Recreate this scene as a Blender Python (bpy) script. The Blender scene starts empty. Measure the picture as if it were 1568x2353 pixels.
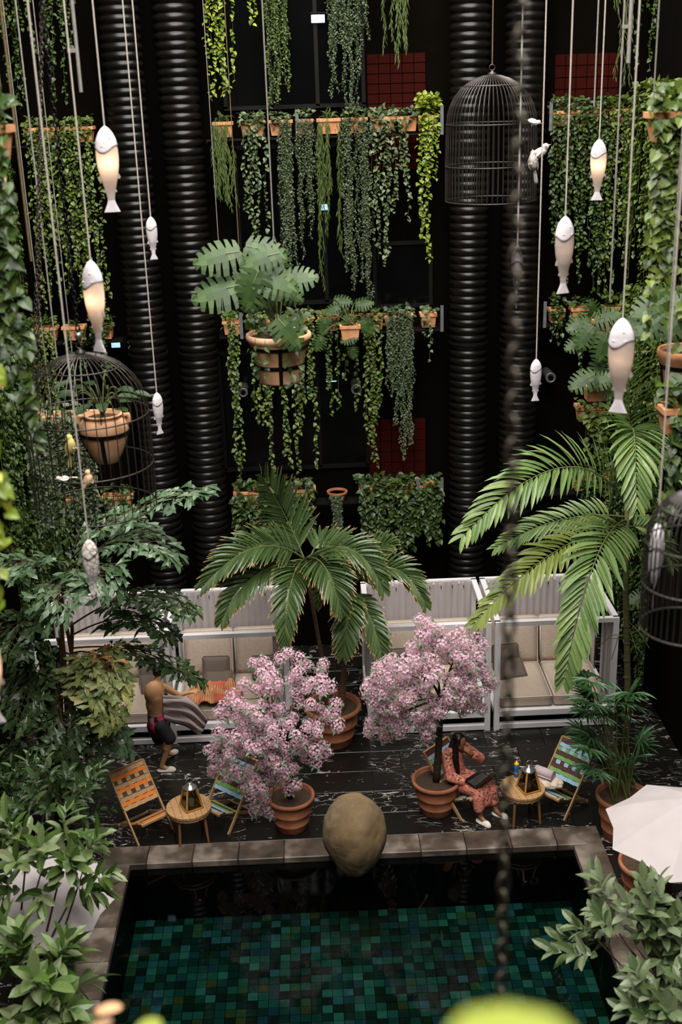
import bpy, bmesh, math, random
import numpy as np
from mathutils import Vector as V, Matrix, Euler, noise

# ------------------------------------------------------------------ camera, world, light, exposure
scene = bpy.context.scene
C = scene.collection
PI = math.pi
W, HH, FP = 1568.0, 2353.0, 2680.0
PITCH, YAW, ROLL, CH = math.radians(20.2), math.radians(1.23), math.radians(1.84), 9.6
_f = V((math.sin(YAW)*math.cos(PITCH), math.cos(YAW)*math.cos(PITCH), -math.sin(PITCH)))
_r0 = V((math.cos(YAW), -math.sin(YAW), 0)); _d0 = _f.cross(_r0)
_r = _r0*math.cos(ROLL) + _d0*math.sin(ROLL); _d = _d0*math.cos(ROLL) - _r0*math.sin(ROLL)
CAM = V((0, 0, CH))
cd = bpy.data.cameras.new('camera'); cam = bpy.data.objects.new('camera', cd); C.objects.link(cam)
cam.matrix_world = Matrix(((_r.x, -_d.x, -_f.x, 0), (_r.y, -_d.y, -_f.y, 0), (_r.z, -_d.z, -_f.z, CH), (0, 0, 0, 1)))
cd.sensor_fit = 'VERTICAL'; cd.sensor_height = 36.0; cd.sensor_width = 24.0; cd.lens = FP/HH*36.0
cd.clip_start = 0.1; cd.clip_end = 100
cd.dof.use_dof = True; cd.dof.focus_distance = 15.5; cd.dof.aperture_fstop = 1.3
scene.camera = cam

scene.view_settings.view_transform = 'Standard'; scene.view_settings.look = 'None'
scene.view_settings.gamma = 1.0; scene.view_settings.use_curve_mapping = False
scene.view_settings.exposure = 0.0
scene.cycles.max_bounces = 4; scene.cycles.diffuse_bounces = 2; scene.cycles.glossy_bounces = 2; scene.cycles.transmission_bounces = 2; scene.cycles.transparent_max_bounces = 8
scene.cycles.adaptive_threshold = 0.025
scene.cycles.caustics_reflective = False; scene.cycles.caustics_refractive = False

wd = bpy.data.worlds.new('sky'); scene.world = wd; wd.use_nodes = True
wd.node_tree.nodes['Background'].inputs[0].default_value = (0.9, 0.95, 1.0, 1)
wd.node_tree.nodes['Background'].inputs[1].default_value = 0.035
def area(name, loc, sx, sy, power, col, rot=(0, 0, 0)):
    l = bpy.data.lights.new(name, 'AREA'); l.shape = 'RECTANGLE'; l.size = sx; l.size_y = sy
    l.energy = power; l.color = col
    o = bpy.data.objects.new(name, l); C.objects.link(o); o.location = loc; o.rotation_euler = rot
    return o
# daylight falling through the glass roof of the courtyard
area('skylight', (0.3, 7.5, 17.0), 8.6, 19.0, 6300, (1.0, 0.965, 0.93))

random.seed(7)
R_ = random.Random(11)
def U(a, b): return R_.uniform(a, b)

def ray(x, y): return _f + _r*((x - W/2)/FP) + _d*((y - HH/2)/FP)
def az(x, y, z=0.0):
    v = ray(x, y); return CAM + v*((z - CH)/v.z)
def ay(x, y, Y):
    v = ray(x, y); return CAM + v*(Y/v.y)

# ------------------------------------------------------------------ materials
def S(r, g, b):
    f = lambda c: ((c/255.0)/12.92 if c/255.0 <= 0.04045 else (((c/255.0) + 0.055)/1.055)**2.4)
    return (f(r), f(g), f(b), 1.0)
MATS = {}
def pm(name, cols, scale=6.0, rough=0.6, metal=0.0, bump=0.0, island=False, trans=0.0, spec=0.5, detail=4.0,
       stretch=(1, 1, 1), tip=None, bscale=None, alpha=None, rnd=False):
    """procedural material: noise (or per-leaf random) ramp -> Principled, optional translucency, bump and tip colour"""
    m = bpy.data.materials.new(name); m.use_nodes = True; nt = m.node_tree; N = nt.nodes; L = nt.links
    b = N['Principled BSDF']; out = N['Material Output']
    b.inputs['Roughness'].default_value = rough; b.inputs['Metallic'].default_value = metal
    b.inputs['Specular IOR Level'].default_value = spec
    tc = N.new('ShaderNodeTexCoord'); mp = N.new('ShaderNodeMapping'); mp.inputs['Scale'].default_value = stretch
    L.new(tc.outputs['Object'], mp.inputs['Vector'])
    vec = mp.outputs['Vector']
    if rnd:
        oi = N.new('ShaderNodeObjectInfo'); ad = N.new('ShaderNodeVectorMath'); ad.operation = 'ADD'
        mu = N.new('ShaderNodeMath'); mu.operation = 'MULTIPLY'; mu.inputs[1].default_value = 37.0
        L.new(oi.outputs['Random'], mu.inputs[0]); L.new(mu.outputs[0], ad.inputs[1]); L.new(vec, ad.inputs[0]); vec = ad.outputs[0]
    nz = N.new('ShaderNodeTexNoise'); nz.inputs['Scale'].default_value = scale; nz.inputs['Detail'].default_value = detail
    L.new(vec, nz.inputs['Vector'])
    rp = N.new('ShaderNodeValToRGB'); e = rp.color_ramp.elements
    pos = [i/(len(cols) - 1.0) if len(cols) > 1 else 0 for i in range(len(cols))]
    if not island: pos = [0.28 + 0.44*p for p in pos]
    e[0].position = pos[0]; e[0].color = cols[0]
    if len(cols) > 1: e[1].position = pos[-1]; e[1].color = cols[-1]
    else: e[1].color = cols[0]
    for p, c in list(zip(pos, cols))[1:-1]:
        q = e.new(p); q.color = c
    if island:
        g = N.new('ShaderNodeNewGeometry'); L.new(g.outputs['Random Per Island'], rp.inputs[0])
    else: L.new(nz.outputs[0], rp.inputs[0])
    col = rp.outputs[0]
    if tip:
        at = N.new('ShaderNodeAttribute'); at.attribute_name = 't'
        r2 = N.new('ShaderNodeValToRGB'); r2.color_ramp.elements[0].position = tip[1]; r2.color_ramp.elements[1].position = tip[1] + 0.08
        r2.color_ramp.elements[0].color = (0, 0, 0, 1); r2.color_ramp.elements[1].color = (1, 1, 1, 1)
        L.new(at.outputs['Fac'], r2.inputs[0])
        mx = N.new('ShaderNodeMix'); mx.data_type = 'RGBA'; L.new(r2.outputs[0], mx.inputs[0]); L.new(col, mx.inputs[6]); mx.inputs[7].default_value = tip[0]
        col = mx.outputs[2]
    L.new(col, b.inputs['Base Color'])
    if bump:
        bp = N.new('ShaderNodeBump'); bp.inputs['Strength'].default_value = bump; bp.inputs['Distance'].default_value = 0.02
        n2 = N.new('ShaderNodeTexNoise'); n2.inputs['Scale'].default_value = bscale or scale*3; n2.inputs['Detail'].default_value = 5
        L.new(vec, n2.inputs['Vector']); L.new(n2.outputs[0], bp.inputs['Height']); L.new(bp.outputs[0], b.inputs['Normal'])
    sh = b.outputs[0]
    if trans:
        tr = N.new('ShaderNodeBsdfTranslucent'); L.new(col, tr.inputs[0])
        ms = N.new('ShaderNodeMixShader'); ms.inputs[0].default_value = trans
        L.new(sh, ms.inputs[1]); L.new(tr.outputs[0], ms.inputs[2]); L.new(ms.outputs[0], out.inputs[0]); sh = ms.outputs[0]
    if alpha is not None:
        tp = N.new('ShaderNodeBsdfTransparent'); ms = N.new('ShaderNodeMixShader'); ms.inputs[0].default_value = alpha
        L.new(tp.outputs[0], ms.inputs[1]); L.new(sh, ms.inputs[2]); L.new(ms.outputs[0], out.inputs[0])
    MATS[name] = m
    return m
def leafmat(name, *cols, rough=0.42, trans=0.25, tip=None, spec=0.5):
    return pm(name, [S(*c) for c in cols], island=True, rough=rough, trans=trans, tip=tip, spec=spec)

pm('black_wall', [S(6, 4, 1), S(9, 6, 3)], 3, 0.9, bump=0.2, spec=.05)
pm('dark_red', [S(42, 7, 3), S(58, 11, 4)], 5, 0.8, bump=0.3, spec=.08)
pm('black_glass', [S(5, 6, 6), S(8, 9, 8)], 2, 0.15, spec=.3)
pm('duct_metal', [S(13, 11, 9), S(18, 15, 13)], 2, 0.34, metal=0.0, bump=0.05, spec=.3)
pm('rail_grey', [S(110, 112, 114), S(135, 136, 138)], 12, 0.45, metal=0.5)
pm('black_iron', [S(8, 7, 6), S(12, 11, 10)], 14, 0.55, spec=.25)
pm('cage_wire', [S(44, 40, 36), S(66, 60, 54)], 9, 0.4, metal=0.4)
pm('terracotta', [S(190, 122, 78), S(212, 148, 100), S(220, 164, 120)], 7, 0.8, bump=0.15)
pm('terracotta_pale', [S(196, 140, 98), S(224, 172, 130), S(232, 190, 152)], 4, 0.8, bump=0.12)
pm('terracotta_brown', [S(138, 80, 52), S(168, 104, 70), S(182, 122, 86)], 5, 0.7, bump=0.15)
pm('soil', [S(46, 34, 24), S(86, 66, 48), S(60, 46, 32)], 30, 0.95, bump=0.8)
pm('stem_green', [S(70, 82, 38), S(104, 112, 54)], 20, 0.6)
pm('stem_brown', [S(58, 42, 28), S(96, 72, 46)], 25, 0.8, bump=0.4)
pm('palm_trunk', [S(56, 38, 24), S(104, 76, 48), S(70, 50, 32)], 9, 0.85, stretch=(1, 1, 6), bump=0.6)
pm('palm_trunk_green', [S(74, 76, 44), S(106, 104, 64)], 9, 0.6, stretch=(1, 1, 4), bump=0.2)
pm('bark_dark', [S(30, 20, 14), S(66, 46, 32), S(40, 28, 20)], 18, 0.9, stretch=(1, 1, .4), bump=0.8)
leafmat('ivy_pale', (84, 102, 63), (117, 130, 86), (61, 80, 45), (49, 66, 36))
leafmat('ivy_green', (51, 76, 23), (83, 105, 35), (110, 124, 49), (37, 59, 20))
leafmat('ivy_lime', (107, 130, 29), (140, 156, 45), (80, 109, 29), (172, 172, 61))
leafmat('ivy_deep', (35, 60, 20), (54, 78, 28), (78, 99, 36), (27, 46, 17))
leafmat('small_grey', (52, 70, 37), (72, 88, 52), (97, 109, 72), (36, 52, 28))
leafmat('string_green', (68, 90, 34), (95, 111, 45), (54, 75, 31))
leafmat('monstera', (42, 66, 26), (58, 82, 36), (34, 54, 22), (74, 96, 48), rough=0.5, trans=.1, spec=.3)
leafmat('palm_leaf', (70, 94, 52), (88, 110, 62), (58, 80, 44), (106, 124, 74), rough=0.3, tip=(S(206, 160, 100), 0.86))
leafmat('palm_light', (108, 136, 78), (134, 158, 94), (88, 118, 64), (150, 168, 96), rough=0.38)
leafmat('palm_yellow', (128, 146, 74), (158, 168, 88), (104, 128, 60), rough=0.38)
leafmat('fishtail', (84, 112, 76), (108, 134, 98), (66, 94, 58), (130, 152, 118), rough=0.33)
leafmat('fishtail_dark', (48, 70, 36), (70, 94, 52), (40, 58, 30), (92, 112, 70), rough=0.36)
leafmat('fishtail_yellow', (110, 128, 70), (146, 154, 92), (84, 106, 56), (170, 164, 96), (126, 144, 96))
leafmat('orange_leaf', (190, 128, 72), (206, 150, 96), (150, 120, 60))
leafmat('rhapis', (40, 72, 38), (58, 96, 52), (34, 62, 34), rough=0.35)
leafmat('shrub_pale', (98, 116, 74), (122, 136, 100), (76, 98, 54), (142, 152, 122))
leafmat('shrub_green', (62, 92, 34), (86, 114, 50), (114, 132, 80), (136, 146, 110))
leafmat('blossom', (252, 206, 222), (254, 230, 238), (246, 184, 206), (255, 242, 246), (252, 216, 228), rough=0.7, trans=0.5, spec=0.2)
leafmat('blossom_leaf', (104, 140, 104), (136, 164, 132))
leafmat('lime_near', (112, 122, 34), (122, 132, 42), trans=.05, rough=.6, spec=.2)
pm('fish_white', [S(206, 198, 200), S(222, 214, 216)], 9, 0.55, bump=0.1)
pm('fish_lit', [S(206, 192, 184), S(216, 204, 196)], 9, 0.5, trans=0.5, bump=0.08)
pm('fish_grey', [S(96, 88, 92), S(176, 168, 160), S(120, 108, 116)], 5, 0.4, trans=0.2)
pm('cord', [S(190, 180, 168), S(206, 196, 184)], 30, 0.7)
pm('cord_grey', [S(128, 124, 116), S(150, 144, 136)], 30, 0.6)
pm('rope_brown', [S(92, 80, 48), S(116, 100, 62)], 40, 0.9, bump=0.4)
pm('chain_metal', [S(62, 56, 46), S(92, 84, 70)], 20, 0.45, metal=0.6)
pm('white_paint', [S(226, 222, 222), S(236, 232, 232)], 3, 0.45)
pm('curtain', [S(196, 186, 184), S(212, 202, 200)], 3, 0.9, stretch=(3, 3, .3), trans=0.25)
pm('cushion', [S(176, 158, 140), S(196, 178, 160)], 40, 0.9, bump=0.15)
pm('piping', [S(214, 202, 186), S(226, 216, 200)], 40, 0.9)
pm('wood_pale', [S(150, 112, 72), S(186, 146, 100), S(164, 124, 82)], 7, 0.6, stretch=(1, 9, 1), bump=0.1)
pm('wood_brown', [S(120, 78, 44), S(150, 102, 60)], 7, 0.6, stretch=(8, 1, 1), bump=0.1)
pm('brass_wood', [S(150, 106, 44), S(186, 136, 62)], 8, 0.45)
pm('steel', [S(150, 148, 144), S(190, 188, 184)], 8, 0.25, metal=0.8)
pm('wax', [S(226, 216, 196), S(236, 226, 206)], 5, 0.5)
pm('boulder', [S(78, 64, 42), S(122, 100, 68), S(98, 80, 54), S(140, 122, 92)], 2.2, 0.85, bump=0.5, bscale=9, detail=8)
pm('coping', [S(52, 44, 36), S(84, 73, 63), S(142, 130, 118)], 2.6, 0.38, bump=0.1, rnd=True, detail=3)
pm('pool_wall', [S(6, 6, 4), S(11, 10, 7)], 6, 0.6, spec=.2)
pm('skin_tan', [S(196, 146, 102), S(210, 160, 114)], 5, 0.55)
pm('skin_brown', [S(150, 98, 66), S(170, 114, 78)], 5, 0.55)
pm('hair_black', [S(14, 10, 10), S(30, 22, 20)], 60, 0.4, stretch=(1, 1, .1))
pm('hair_brown', [S(26, 18, 12), S(44, 32, 22)], 60, 0.5)
pm('towel_grey', [S(170, 154, 148), S(190, 174, 168)], 90, 0.95, bump=0.3)
pm('towel_lilac', [S(190, 170, 176), S(206, 188, 192)], 90, 0.95, bump=0.3)
pm('bag_cream', [S(226, 204, 180), S(236, 218, 196)], 40, 0.9, bump=0.2)
pm('slipper', [S(226, 216, 204), S(238, 230, 220)], 40, 0.85)
pm('screen_black', [S(16, 15, 16), S(22, 20, 20)], 5, 0.35)
pm('umbrella', [S(196, 186, 184), S(206, 196, 194)], 4, 0.8, trans=0.2)
pm('bird_white', [S(226, 214, 200), S(240, 230, 218)], 20, 0.8, bump=0.3)
pm('bird_peach', [S(232, 178, 130), S(240, 208, 172)], 8, 0.8, bump=0.3)
pm('bird_yellow', [S(206, 186, 100), S(226, 208, 136)], 10, 0.8, bump=0.3)
pm('bird_grey', [S(120, 110, 104), S(220, 210, 200), S(70, 64, 60)], 30, 0.8, bump=0.3)
pm('bottle_blue', [S(30, 92, 168), S(40, 110, 186)], 3, 0.3)
pm('bottle_yellow', [S(236, 176, 20), S(244, 190, 40)], 3, 0.4)
pm('speaker_grey', [S(60, 58, 56), S(84, 80, 76)], 8, 0.5)
for k, (a, b_) in {'strap_orange': ((226, 118, 22), (240, 140, 40)), 'strap_tan': ((186, 142, 96), (200, 158, 112)), 'strap_brown': ((58, 42, 30), (84, 64, 46)),
                'strap_blue': ((150, 190, 214), (170, 206, 226)), 'strap_green': ((112, 160, 84), (132, 178, 100)), 'strap_maroon': ((76, 44, 36), (96, 58, 48))}.items():
    pm(k, [S(*a), S(*b_)], 20, 0.55)

def node_mat(name):
    m = bpy.data.materials.new(name); m.use_nodes = True; MATS[name] = m
    return m, m.node_tree.nodes, m.node_tree.links, m.node_tree.nodes['Principled BSDF'], m.node_tree.nodes['Material Output']
# black marble with white veins, different on every slab
m, N, L, B, O = node_mat('black_marble')
tc = N.new('ShaderNodeTexCoord'); oi = N.new('ShaderNodeObjectInfo'); mu = N.new('ShaderNodeMath'); mu.operation = 'MULTIPLY'; mu.inputs[1].default_value = 53
ad = N.new('ShaderNodeVectorMath'); ad.operation = 'ADD'; L.new(oi.outputs['Random'], mu.inputs[0]); L.new(tc.outputs['Object'], ad.inputs[0]); L.new(mu.outputs[0], ad.inputs[1])
mpp = N.new('ShaderNodeMapping'); mpp.inputs['Rotation'].default_value = (0, 0, .5); mpp.inputs['Scale'].default_value = (1, 2.2, 1); L.new(ad.outputs[0], mpp.inputs[0])
n1 = N.new('ShaderNodeTexNoise'); n1.inputs['Scale'].default_value = 1.5; n1.inputs['Detail'].default_value = 5; n1.inputs['Distortion'].default_value = 1.6; L.new(mpp.outputs[0], n1.inputs['Vector'])
su = N.new('ShaderNodeMath'); su.operation = 'SUBTRACT'; su.inputs[1].default_value = 0.5; ab = N.new('ShaderNodeMath'); ab.operation = 'ABSOLUTE'
L.new(n1.outputs[0], su.inputs[0]); L.new(su.outputs[0], ab.inputs[0])
rp = N.new('ShaderNodeValToRGB'); rp.color_ramp.elements[0].position = 0.0; rp.color_ramp.elements[0].color = (.55, .5, .46, 1); rp.color_ramp.elements[1].position = 0.011; rp.color_ramp.elements[1].color = (0, 0, 0, 1)
L.new(ab.outputs[0], rp.inputs[0])
n2 = N.new('ShaderNodeTexNoise'); n2.inputs['Scale'].default_value = 1.1; n2.inputs['Detail'].default_value = 2; L.new(ad.outputs[0], n2.inputs['Vector'])
r2 = N.new('ShaderNodeValToRGB'); r2.color_ramp.elements[0].position = .5; r2.color_ramp.elements[1].position = .62; L.new(n2.outputs[0], r2.inputs[0])
mm = N.new('ShaderNodeMix'); mm.data_type = 'RGBA'; mm.blend_type = 'MULTIPLY'; mm.inputs[0].default_value = 1; L.new(rp.outputs[0], mm.inputs[6]); L.new(r2.outputs[0], mm.inputs[7])
n3 = N.new('ShaderNodeTexNoise'); n3.inputs['Scale'].default_value = 2.3; n3.inputs['Detail'].default_value = 6; n3.inputs['Distortion'].default_value = 2.2; L.new(mpp.outputs[0], n3.inputs['Vector'])
r3 = N.new('ShaderNodeValToRGB'); r3.color_ramp.elements[0].position = .655; r3.color_ramp.elements[0].color = (0, 0, 0, 1); r3.color_ramp.elements[1].position = .69; r3.color_ramp.elements[1].color = (.42, .37, .33, 1); L.new(n3.outputs[0], r3.inputs[0])
a1 = N.new('ShaderNodeMix'); a1.data_type = 'RGBA'; a1.blend_type = 'ADD'; a1.inputs[0].default_value = 1; L.new(mm.outputs[2], a1.inputs[6]); L.new(r3.outputs[0], a1.inputs[7])
a2 = N.new('ShaderNodeMix'); a2.data_type = 'RGBA'; a2.blend_type = 'ADD'; a2.inputs[0].default_value = 1; L.new(a1.outputs[2], a2.inputs[6]); a2.inputs[7].default_value = (.008, .0075, .006, 1)
L.new(a2.outputs[2], B.inputs['Base Color']); B.inputs['Roughness'].default_value = 0.28
# pool water: clear, tinted, mirror-like at grazing angles
m, N, L, B, O = node_mat('pool_water')
N.remove(B); tp = N.new('ShaderNodeBsdfTransparent'); tp.inputs[0].default_value = (.3, .4, .37, 1)
gl = N.new('ShaderNodeBsdfGlossy'); gl.inputs[1].default_value = 0.03; fr = N.new('ShaderNodeFresnel'); fr.inputs[0].default_value = 1.33; mx = N.new('ShaderNodeMixShader')
nz = N.new('ShaderNodeTexNoise'); nz.inputs['Scale'].default_value = 5; bp = N.new('ShaderNodeBump'); bp.inputs['Strength'].default_value = 0.08; bp.inputs['Distance'].default_value = .02
L.new(nz.outputs[0], bp.inputs['Height']); L.new(bp.outputs[0], gl.inputs['Normal'])
L.new(fr.outputs[0], mx.inputs[0]); L.new(tp.outputs[0], mx.inputs[1]); L.new(gl.outputs[0], mx.inputs[2]); L.new(mx.outputs[0], O.inputs[0])
# lantern / window glass
m, N, L, B, O = node_mat('clear_glass')
N.remove(B); tp = N.new('ShaderNodeBsdfTransparent'); tp.inputs[0].default_value = (.9, .93, .92, 1); gl = N.new('ShaderNodeBsdfGlossy'); gl.inputs[1].default_value = .05
fr = N.new('ShaderNodeFresnel'); mx = N.new('ShaderNodeMixShader'); L.new(fr.outputs[0], mx.inputs[0]); L.new(tp.outputs[0], mx.inputs[1]); L.new(gl.outputs[0], mx.inputs[2]); L.new(mx.outputs[0], O.inputs[0])
# woven patterns
def checker_mat(name, cols, scale, rough=.9, dist=0.0, vor=True):
    m, N, L, B, O = node_mat(name)
    tc = N.new('ShaderNodeTexCoord'); v = N.new('ShaderNodeTexVoronoi'); v.inputs['Scale'].default_value = scale
    L.new(tc.outputs['Object'], v.inputs['Vector']); sp = N.new('ShaderNodeSeparateColor'); L.new(v.outputs['Color'], sp.inputs[0])
    rp = N.new('ShaderNodeValToRGB'); rp.color_ramp.interpolation = 'CONSTANT'; e = rp.color_ramp.elements
    e[0].position = 0; e[0].color = cols[0]; e[1].position = 1/len(cols); e[1].color = cols[1]
    for i, c in enumerate(cols[2:]): q = e.new((i + 2)/len(cols)); q.color = c
    L.new(sp.outputs[0], rp.inputs[0]); L.new(rp.outputs[0], B.inputs['Base Color']); B.inputs['Roughness'].default_value = rough
checker_mat('robe', [S(206, 118, 100), S(216, 138, 116), S(196, 104, 90), S(222, 170, 128), S(104, 66, 62), S(210, 126, 106), S(208, 122, 104), S(200, 112, 98), S(214, 134, 114), S(206, 116, 102)], 42)
checker_mat('shorts_print', [S(196, 28, 86), S(176, 140, 150), S(30, 22, 60), S(214, 60, 110), S(40, 96, 84), S(24, 20, 34)], 14)
pm('shorts_black', [S(16, 14, 18), S(26, 22, 30)], 8, .8)
m, N, L, B, O = node_mat('throw_print')
tc = N.new('ShaderNodeTexCoord'); wv = N.new('ShaderNodeTexWave'); wv.inputs['Scale'].default_value = 9; wv.inputs['Distortion'].default_value = 5; wv.inputs['Detail'].default_value = 2; L.new(tc.outputs['Object'], wv.inputs['Vector'])
rp = N.new('ShaderNodeValToRGB'); e = rp.color_ramp.elements; e[0].position = .0; e[0].color = S(112, 62, 44); e[1].position = .35; e[1].color = S(226, 166, 108)
q = e.new(.8); q.color = S(232, 178, 122); q = e.new(1.0); q.color = S(196, 92, 72); L.new(wv.outputs[0], rp.inputs[0])
nz = N.new('ShaderNodeTexNoise'); nz.inputs['Scale'].default_value = 3.5; L.new(tc.outputs['Object'], nz.inputs['Vector']); r2 = N.new('ShaderNodeValToRGB'); r2.color_ramp.elements[0].position = .52; r2.color_ramp.elements[1].position = .56; L.new(nz.outputs[0], r2.inputs[0])
mx = N.new('ShaderNodeMix'); mx.data_type = 'RGBA'; L.new(r2.outputs[0], mx.inputs[0]); L.new(rp.outputs[0], mx.inputs[6]); mx.inputs[7].default_value = S(206, 104, 84); L.new(mx.outputs[2], B.inputs['Base Color']); B.inputs['Roughness'].default_value = .9
m, N, L, B, O = node_mat('knit_grey')
tc = N.new('ShaderNodeTexCoord'); wv = N.new('ShaderNodeTexWave'); wv.bands_direction = 'Z'; wv.inputs['Scale'].default_value = 22; wv.inputs['Distortion'].default_value = 1; L.new(tc.outputs['Object'], wv.inputs['Vector'])
rp = N.new('ShaderNodeValToRGB'); rp.color_ramp.elements[0].color = S(78, 68, 60); rp.color_ramp.elements[1].color = S(124, 110, 98); L.new(wv.outputs[0], rp.inputs[0]); L.new(rp.outputs[0], B.inputs['Base Color']); B.inputs['Roughness'].default_value = .95
# crackle glaze
m, N, L, B, O = node_mat('fish_crackle')
tc = N.new('ShaderNodeTexCoord'); vo = N.new('ShaderNodeTexVoronoi'); vo.feature = 'DISTANCE_TO_EDGE'; vo.inputs['Scale'].default_value = 26; L.new(tc.outputs['Object'], vo.inputs['Vector'])
rp = N.new('ShaderNodeValToRGB'); rp.color_ramp.elements[0].position = .02; rp.color_ramp.elements[0].color = S(70, 60, 52); rp.color_ramp.elements[1].position = .07; rp.color_ramp.elements[1].color = S(216, 206, 196); L.new(vo.outputs[0], rp.inputs[0]); L.new(rp.outputs[0], B.inputs['Base Color']); B.inputs['Roughness'].default_value = .5
def emis(name, col, st):
    m, N, L, B, O = node_mat(name); B.inputs['Base Color'].default_value = col; B.inputs['Emission Color'].default_value = col; B.inputs['Emission Strength'].default_value = st
emis('lamp_blue', (.75, .95, 1, 1), 2.2)
emis('lamp_dim', (.55, .85, 1, 1), .7)
TILES = []
for i, c in enumerate([(24, 74, 66), (38, 98, 88), (16, 52, 46), (62, 124, 112), (30, 72, 84), (12, 36, 32), (60, 92, 58), (58, 108, 120), (78, 76, 38), (16, 44, 28)]):
    pm('mosaic_%d' % i, [S(*c), S(*[min(255, int(x*1.15)) for x in c])], 9, .35); TILES.append('mosaic_%d' % i)

# ------------------------------------------------------------------ mesh helpers
def root_loc(o):
    p = V((0, 0, 0))
    while o is not None: p += o.location; o = o.parent
    return p
def frame(d, up=V((0, 0, 1))):
    d = d.normalized(); x = d.cross(up)
    if x.length < 1e-4: x = d.cross(V((1, 0, 0)))
    x.normalize(); return x, x.cross(d).normalized()
class MB:
    def __init__(s): s.v = []; s.f = []; s.t = []
    def add(s, vs, fs, ts=None):
        o = len(s.v); s.v.extend([tuple(p) for p in vs]); s.f.extend([tuple(i + o for i in q) for q in fs]); s.t.extend(ts or [0.0]*len(vs))
    def tube(s, pts, r, n=6, cap=True):
        pts = [V(p) for p in pts]; rs = r if isinstance(r, (list, tuple)) else [r]*len(pts)
        vs = []; x = None
        for i, p in enumerate(pts):
            d = (pts[min(i + 1, len(pts) - 1)] - pts[max(i - 1, 0)])
            if x is None: x, y = frame(d)
            else:
                d = d.normalized(); x = (x - d*x.dot(d)); x = x.normalized() if x.length > 1e-5 else frame(d)[0]; y = x.cross(d).normalized()
            for k in range(n):
                a = 2*PI*k/n; vs.append(p + (x*math.cos(a) + y*math.sin(a))*rs[i])
        fs = [(i*n + k, i*n + (k + 1) % n, (i + 1)*n + (k + 1) % n, (i + 1)*n + k) for i in range(len(pts) - 1) for k in range(n)]
        if cap: fs += [tuple(range(n))[::-1], tuple(range((len(pts) - 1)*n, len(pts)*n))]
        s.add(vs, fs)
        return s
    def lathe(s, prof, n=24, o=(0, 0, 0), sx=1, sy=1):
        o = V(o); vs = []
        for r, z in prof:
            for k in range(n):
                a = 2*PI*k/n; vs.append(o + V((r*math.cos(a)*sx, r*math.sin(a)*sy, z)))
        m = len(prof); fs = [(i*n + k, i*n + (k + 1) % n, (i + 1)*n + (k + 1) % n, (i + 1)*n + k) for i in range(m - 1) for k in range(n)]
        if prof[0][0] > 1e-6: fs.append(tuple(range(n))[::-1])
        if prof[-1][0] > 1e-6: fs.append(tuple(range((m - 1)*n, m*n)))
        s.add(vs, fs); return s
    def box(s, c, sz, rot=None):
        c = V(c); M = rot.to_matrix() if isinstance(rot, Euler) else (rot if rot else Matrix.Identity(3))
        vs = [c + M @ V((x*sz[0]/2, y*sz[1]/2, z*sz[2]/2)) for x in (-1, 1) for y in (-1, 1) for z in (-1, 1)]
        s.add(vs, [(0, 1, 3, 2), (4, 6, 7, 5), (0, 4, 5, 1), (2, 3, 7, 6), (0, 2, 6, 4), (1, 5, 7, 3)]); return s
    def bar(s, a, b, w, h=None, up=V((0, 0, 1))):
        a = V(a); b = V(b); x, y = frame(b - a, up); h = h or w
        vs = [p + x*(i*w/2) + y*(j*h/2) for p in (a, b) for i, j in ((-1, -1), (1, -1), (1, 1), (-1, 1))]
        s.add(vs, [(0, 1, 2, 3)[::-1], (4, 5, 6, 7)] + [(k, (k + 1) % 4, 4 + (k + 1) % 4, 4 + k) for k in range(4)]); return s
    def ellip(s, c, r, n=12, m=8, M=None):
        c = V(c); vs = []; M = M or Matrix.Identity(3)
        for i in range(1, m):
            th = PI*i/m
            for k in range(n):
                a = 2*PI*k/n; vs.append(c + M @ V((r[0]*math.sin(th)*math.cos(a), r[1]*math.sin(th)*math.sin(a), r[2]*math.cos(th))))
        vs += [c + M @ V((0, 0, r[2])), c - M @ V((0, 0, r[2]))]; T = (m - 1)*n; fs = []
        for i in range(m - 2): fs += [(i*n + k, (i + 1)*n + k, (i + 1)*n + (k + 1) % n, i*n + (k + 1) % n) for k in range(n)]
        fs += [(T, k, (k + 1) % n) for k in range(n)] + [(T + 1, (m - 2)*n + (k + 1) % n, (m - 2)*n + k) for k in range(n)]
        s.add(vs, fs); return s
    # -- leaves
    def heart(s, p, d, nrm, L, w=.8):
        """folded heart leaf; tiny ones get four triangles"""
        d = d.normalized(); x = d.cross(nrm)
        if x.length < 1e-4: x = V((1, 0, 0))
        x.normalize(); n = x.cross(d); h = L*w/2
        if L > .05:
            s.add([p + d*L*.08, p - d*L*.04 - x*h*.5 + n*L*.05, p + d*L*.2 - x*h + n*L*.08, p + d*L*.55 - x*h*.8 + n*L*.05, p + d*L - n*L*.14, p + d*L*.55 + x*h*.8 + n*L*.05, p + d*L*.2 + x*h + n*L*.08, p - d*L*.04 + x*h*.5 + n*L*.05, p + d*L*.5 - n*L*.02],
                  [(0, 2, 1), (0, 8, 3, 2), (8, 4, 3), (0, 7, 6), (0, 6, 5, 8), (8, 5, 4)], [0, 0, .2, .55, 1, .55, .2, 0, .5]); return
        s.add([p, p + d*L*.33 - x*h + n*L*.08, p + d*L*.33 + x*h + n*L*.08, p + d*L*.45, p + d*L - n*L*.12],
              [(0, 3, 1), (0, 2, 3), (1, 3, 4), (3, 2, 4)], [0, .33, .33, .45, 1])
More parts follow.
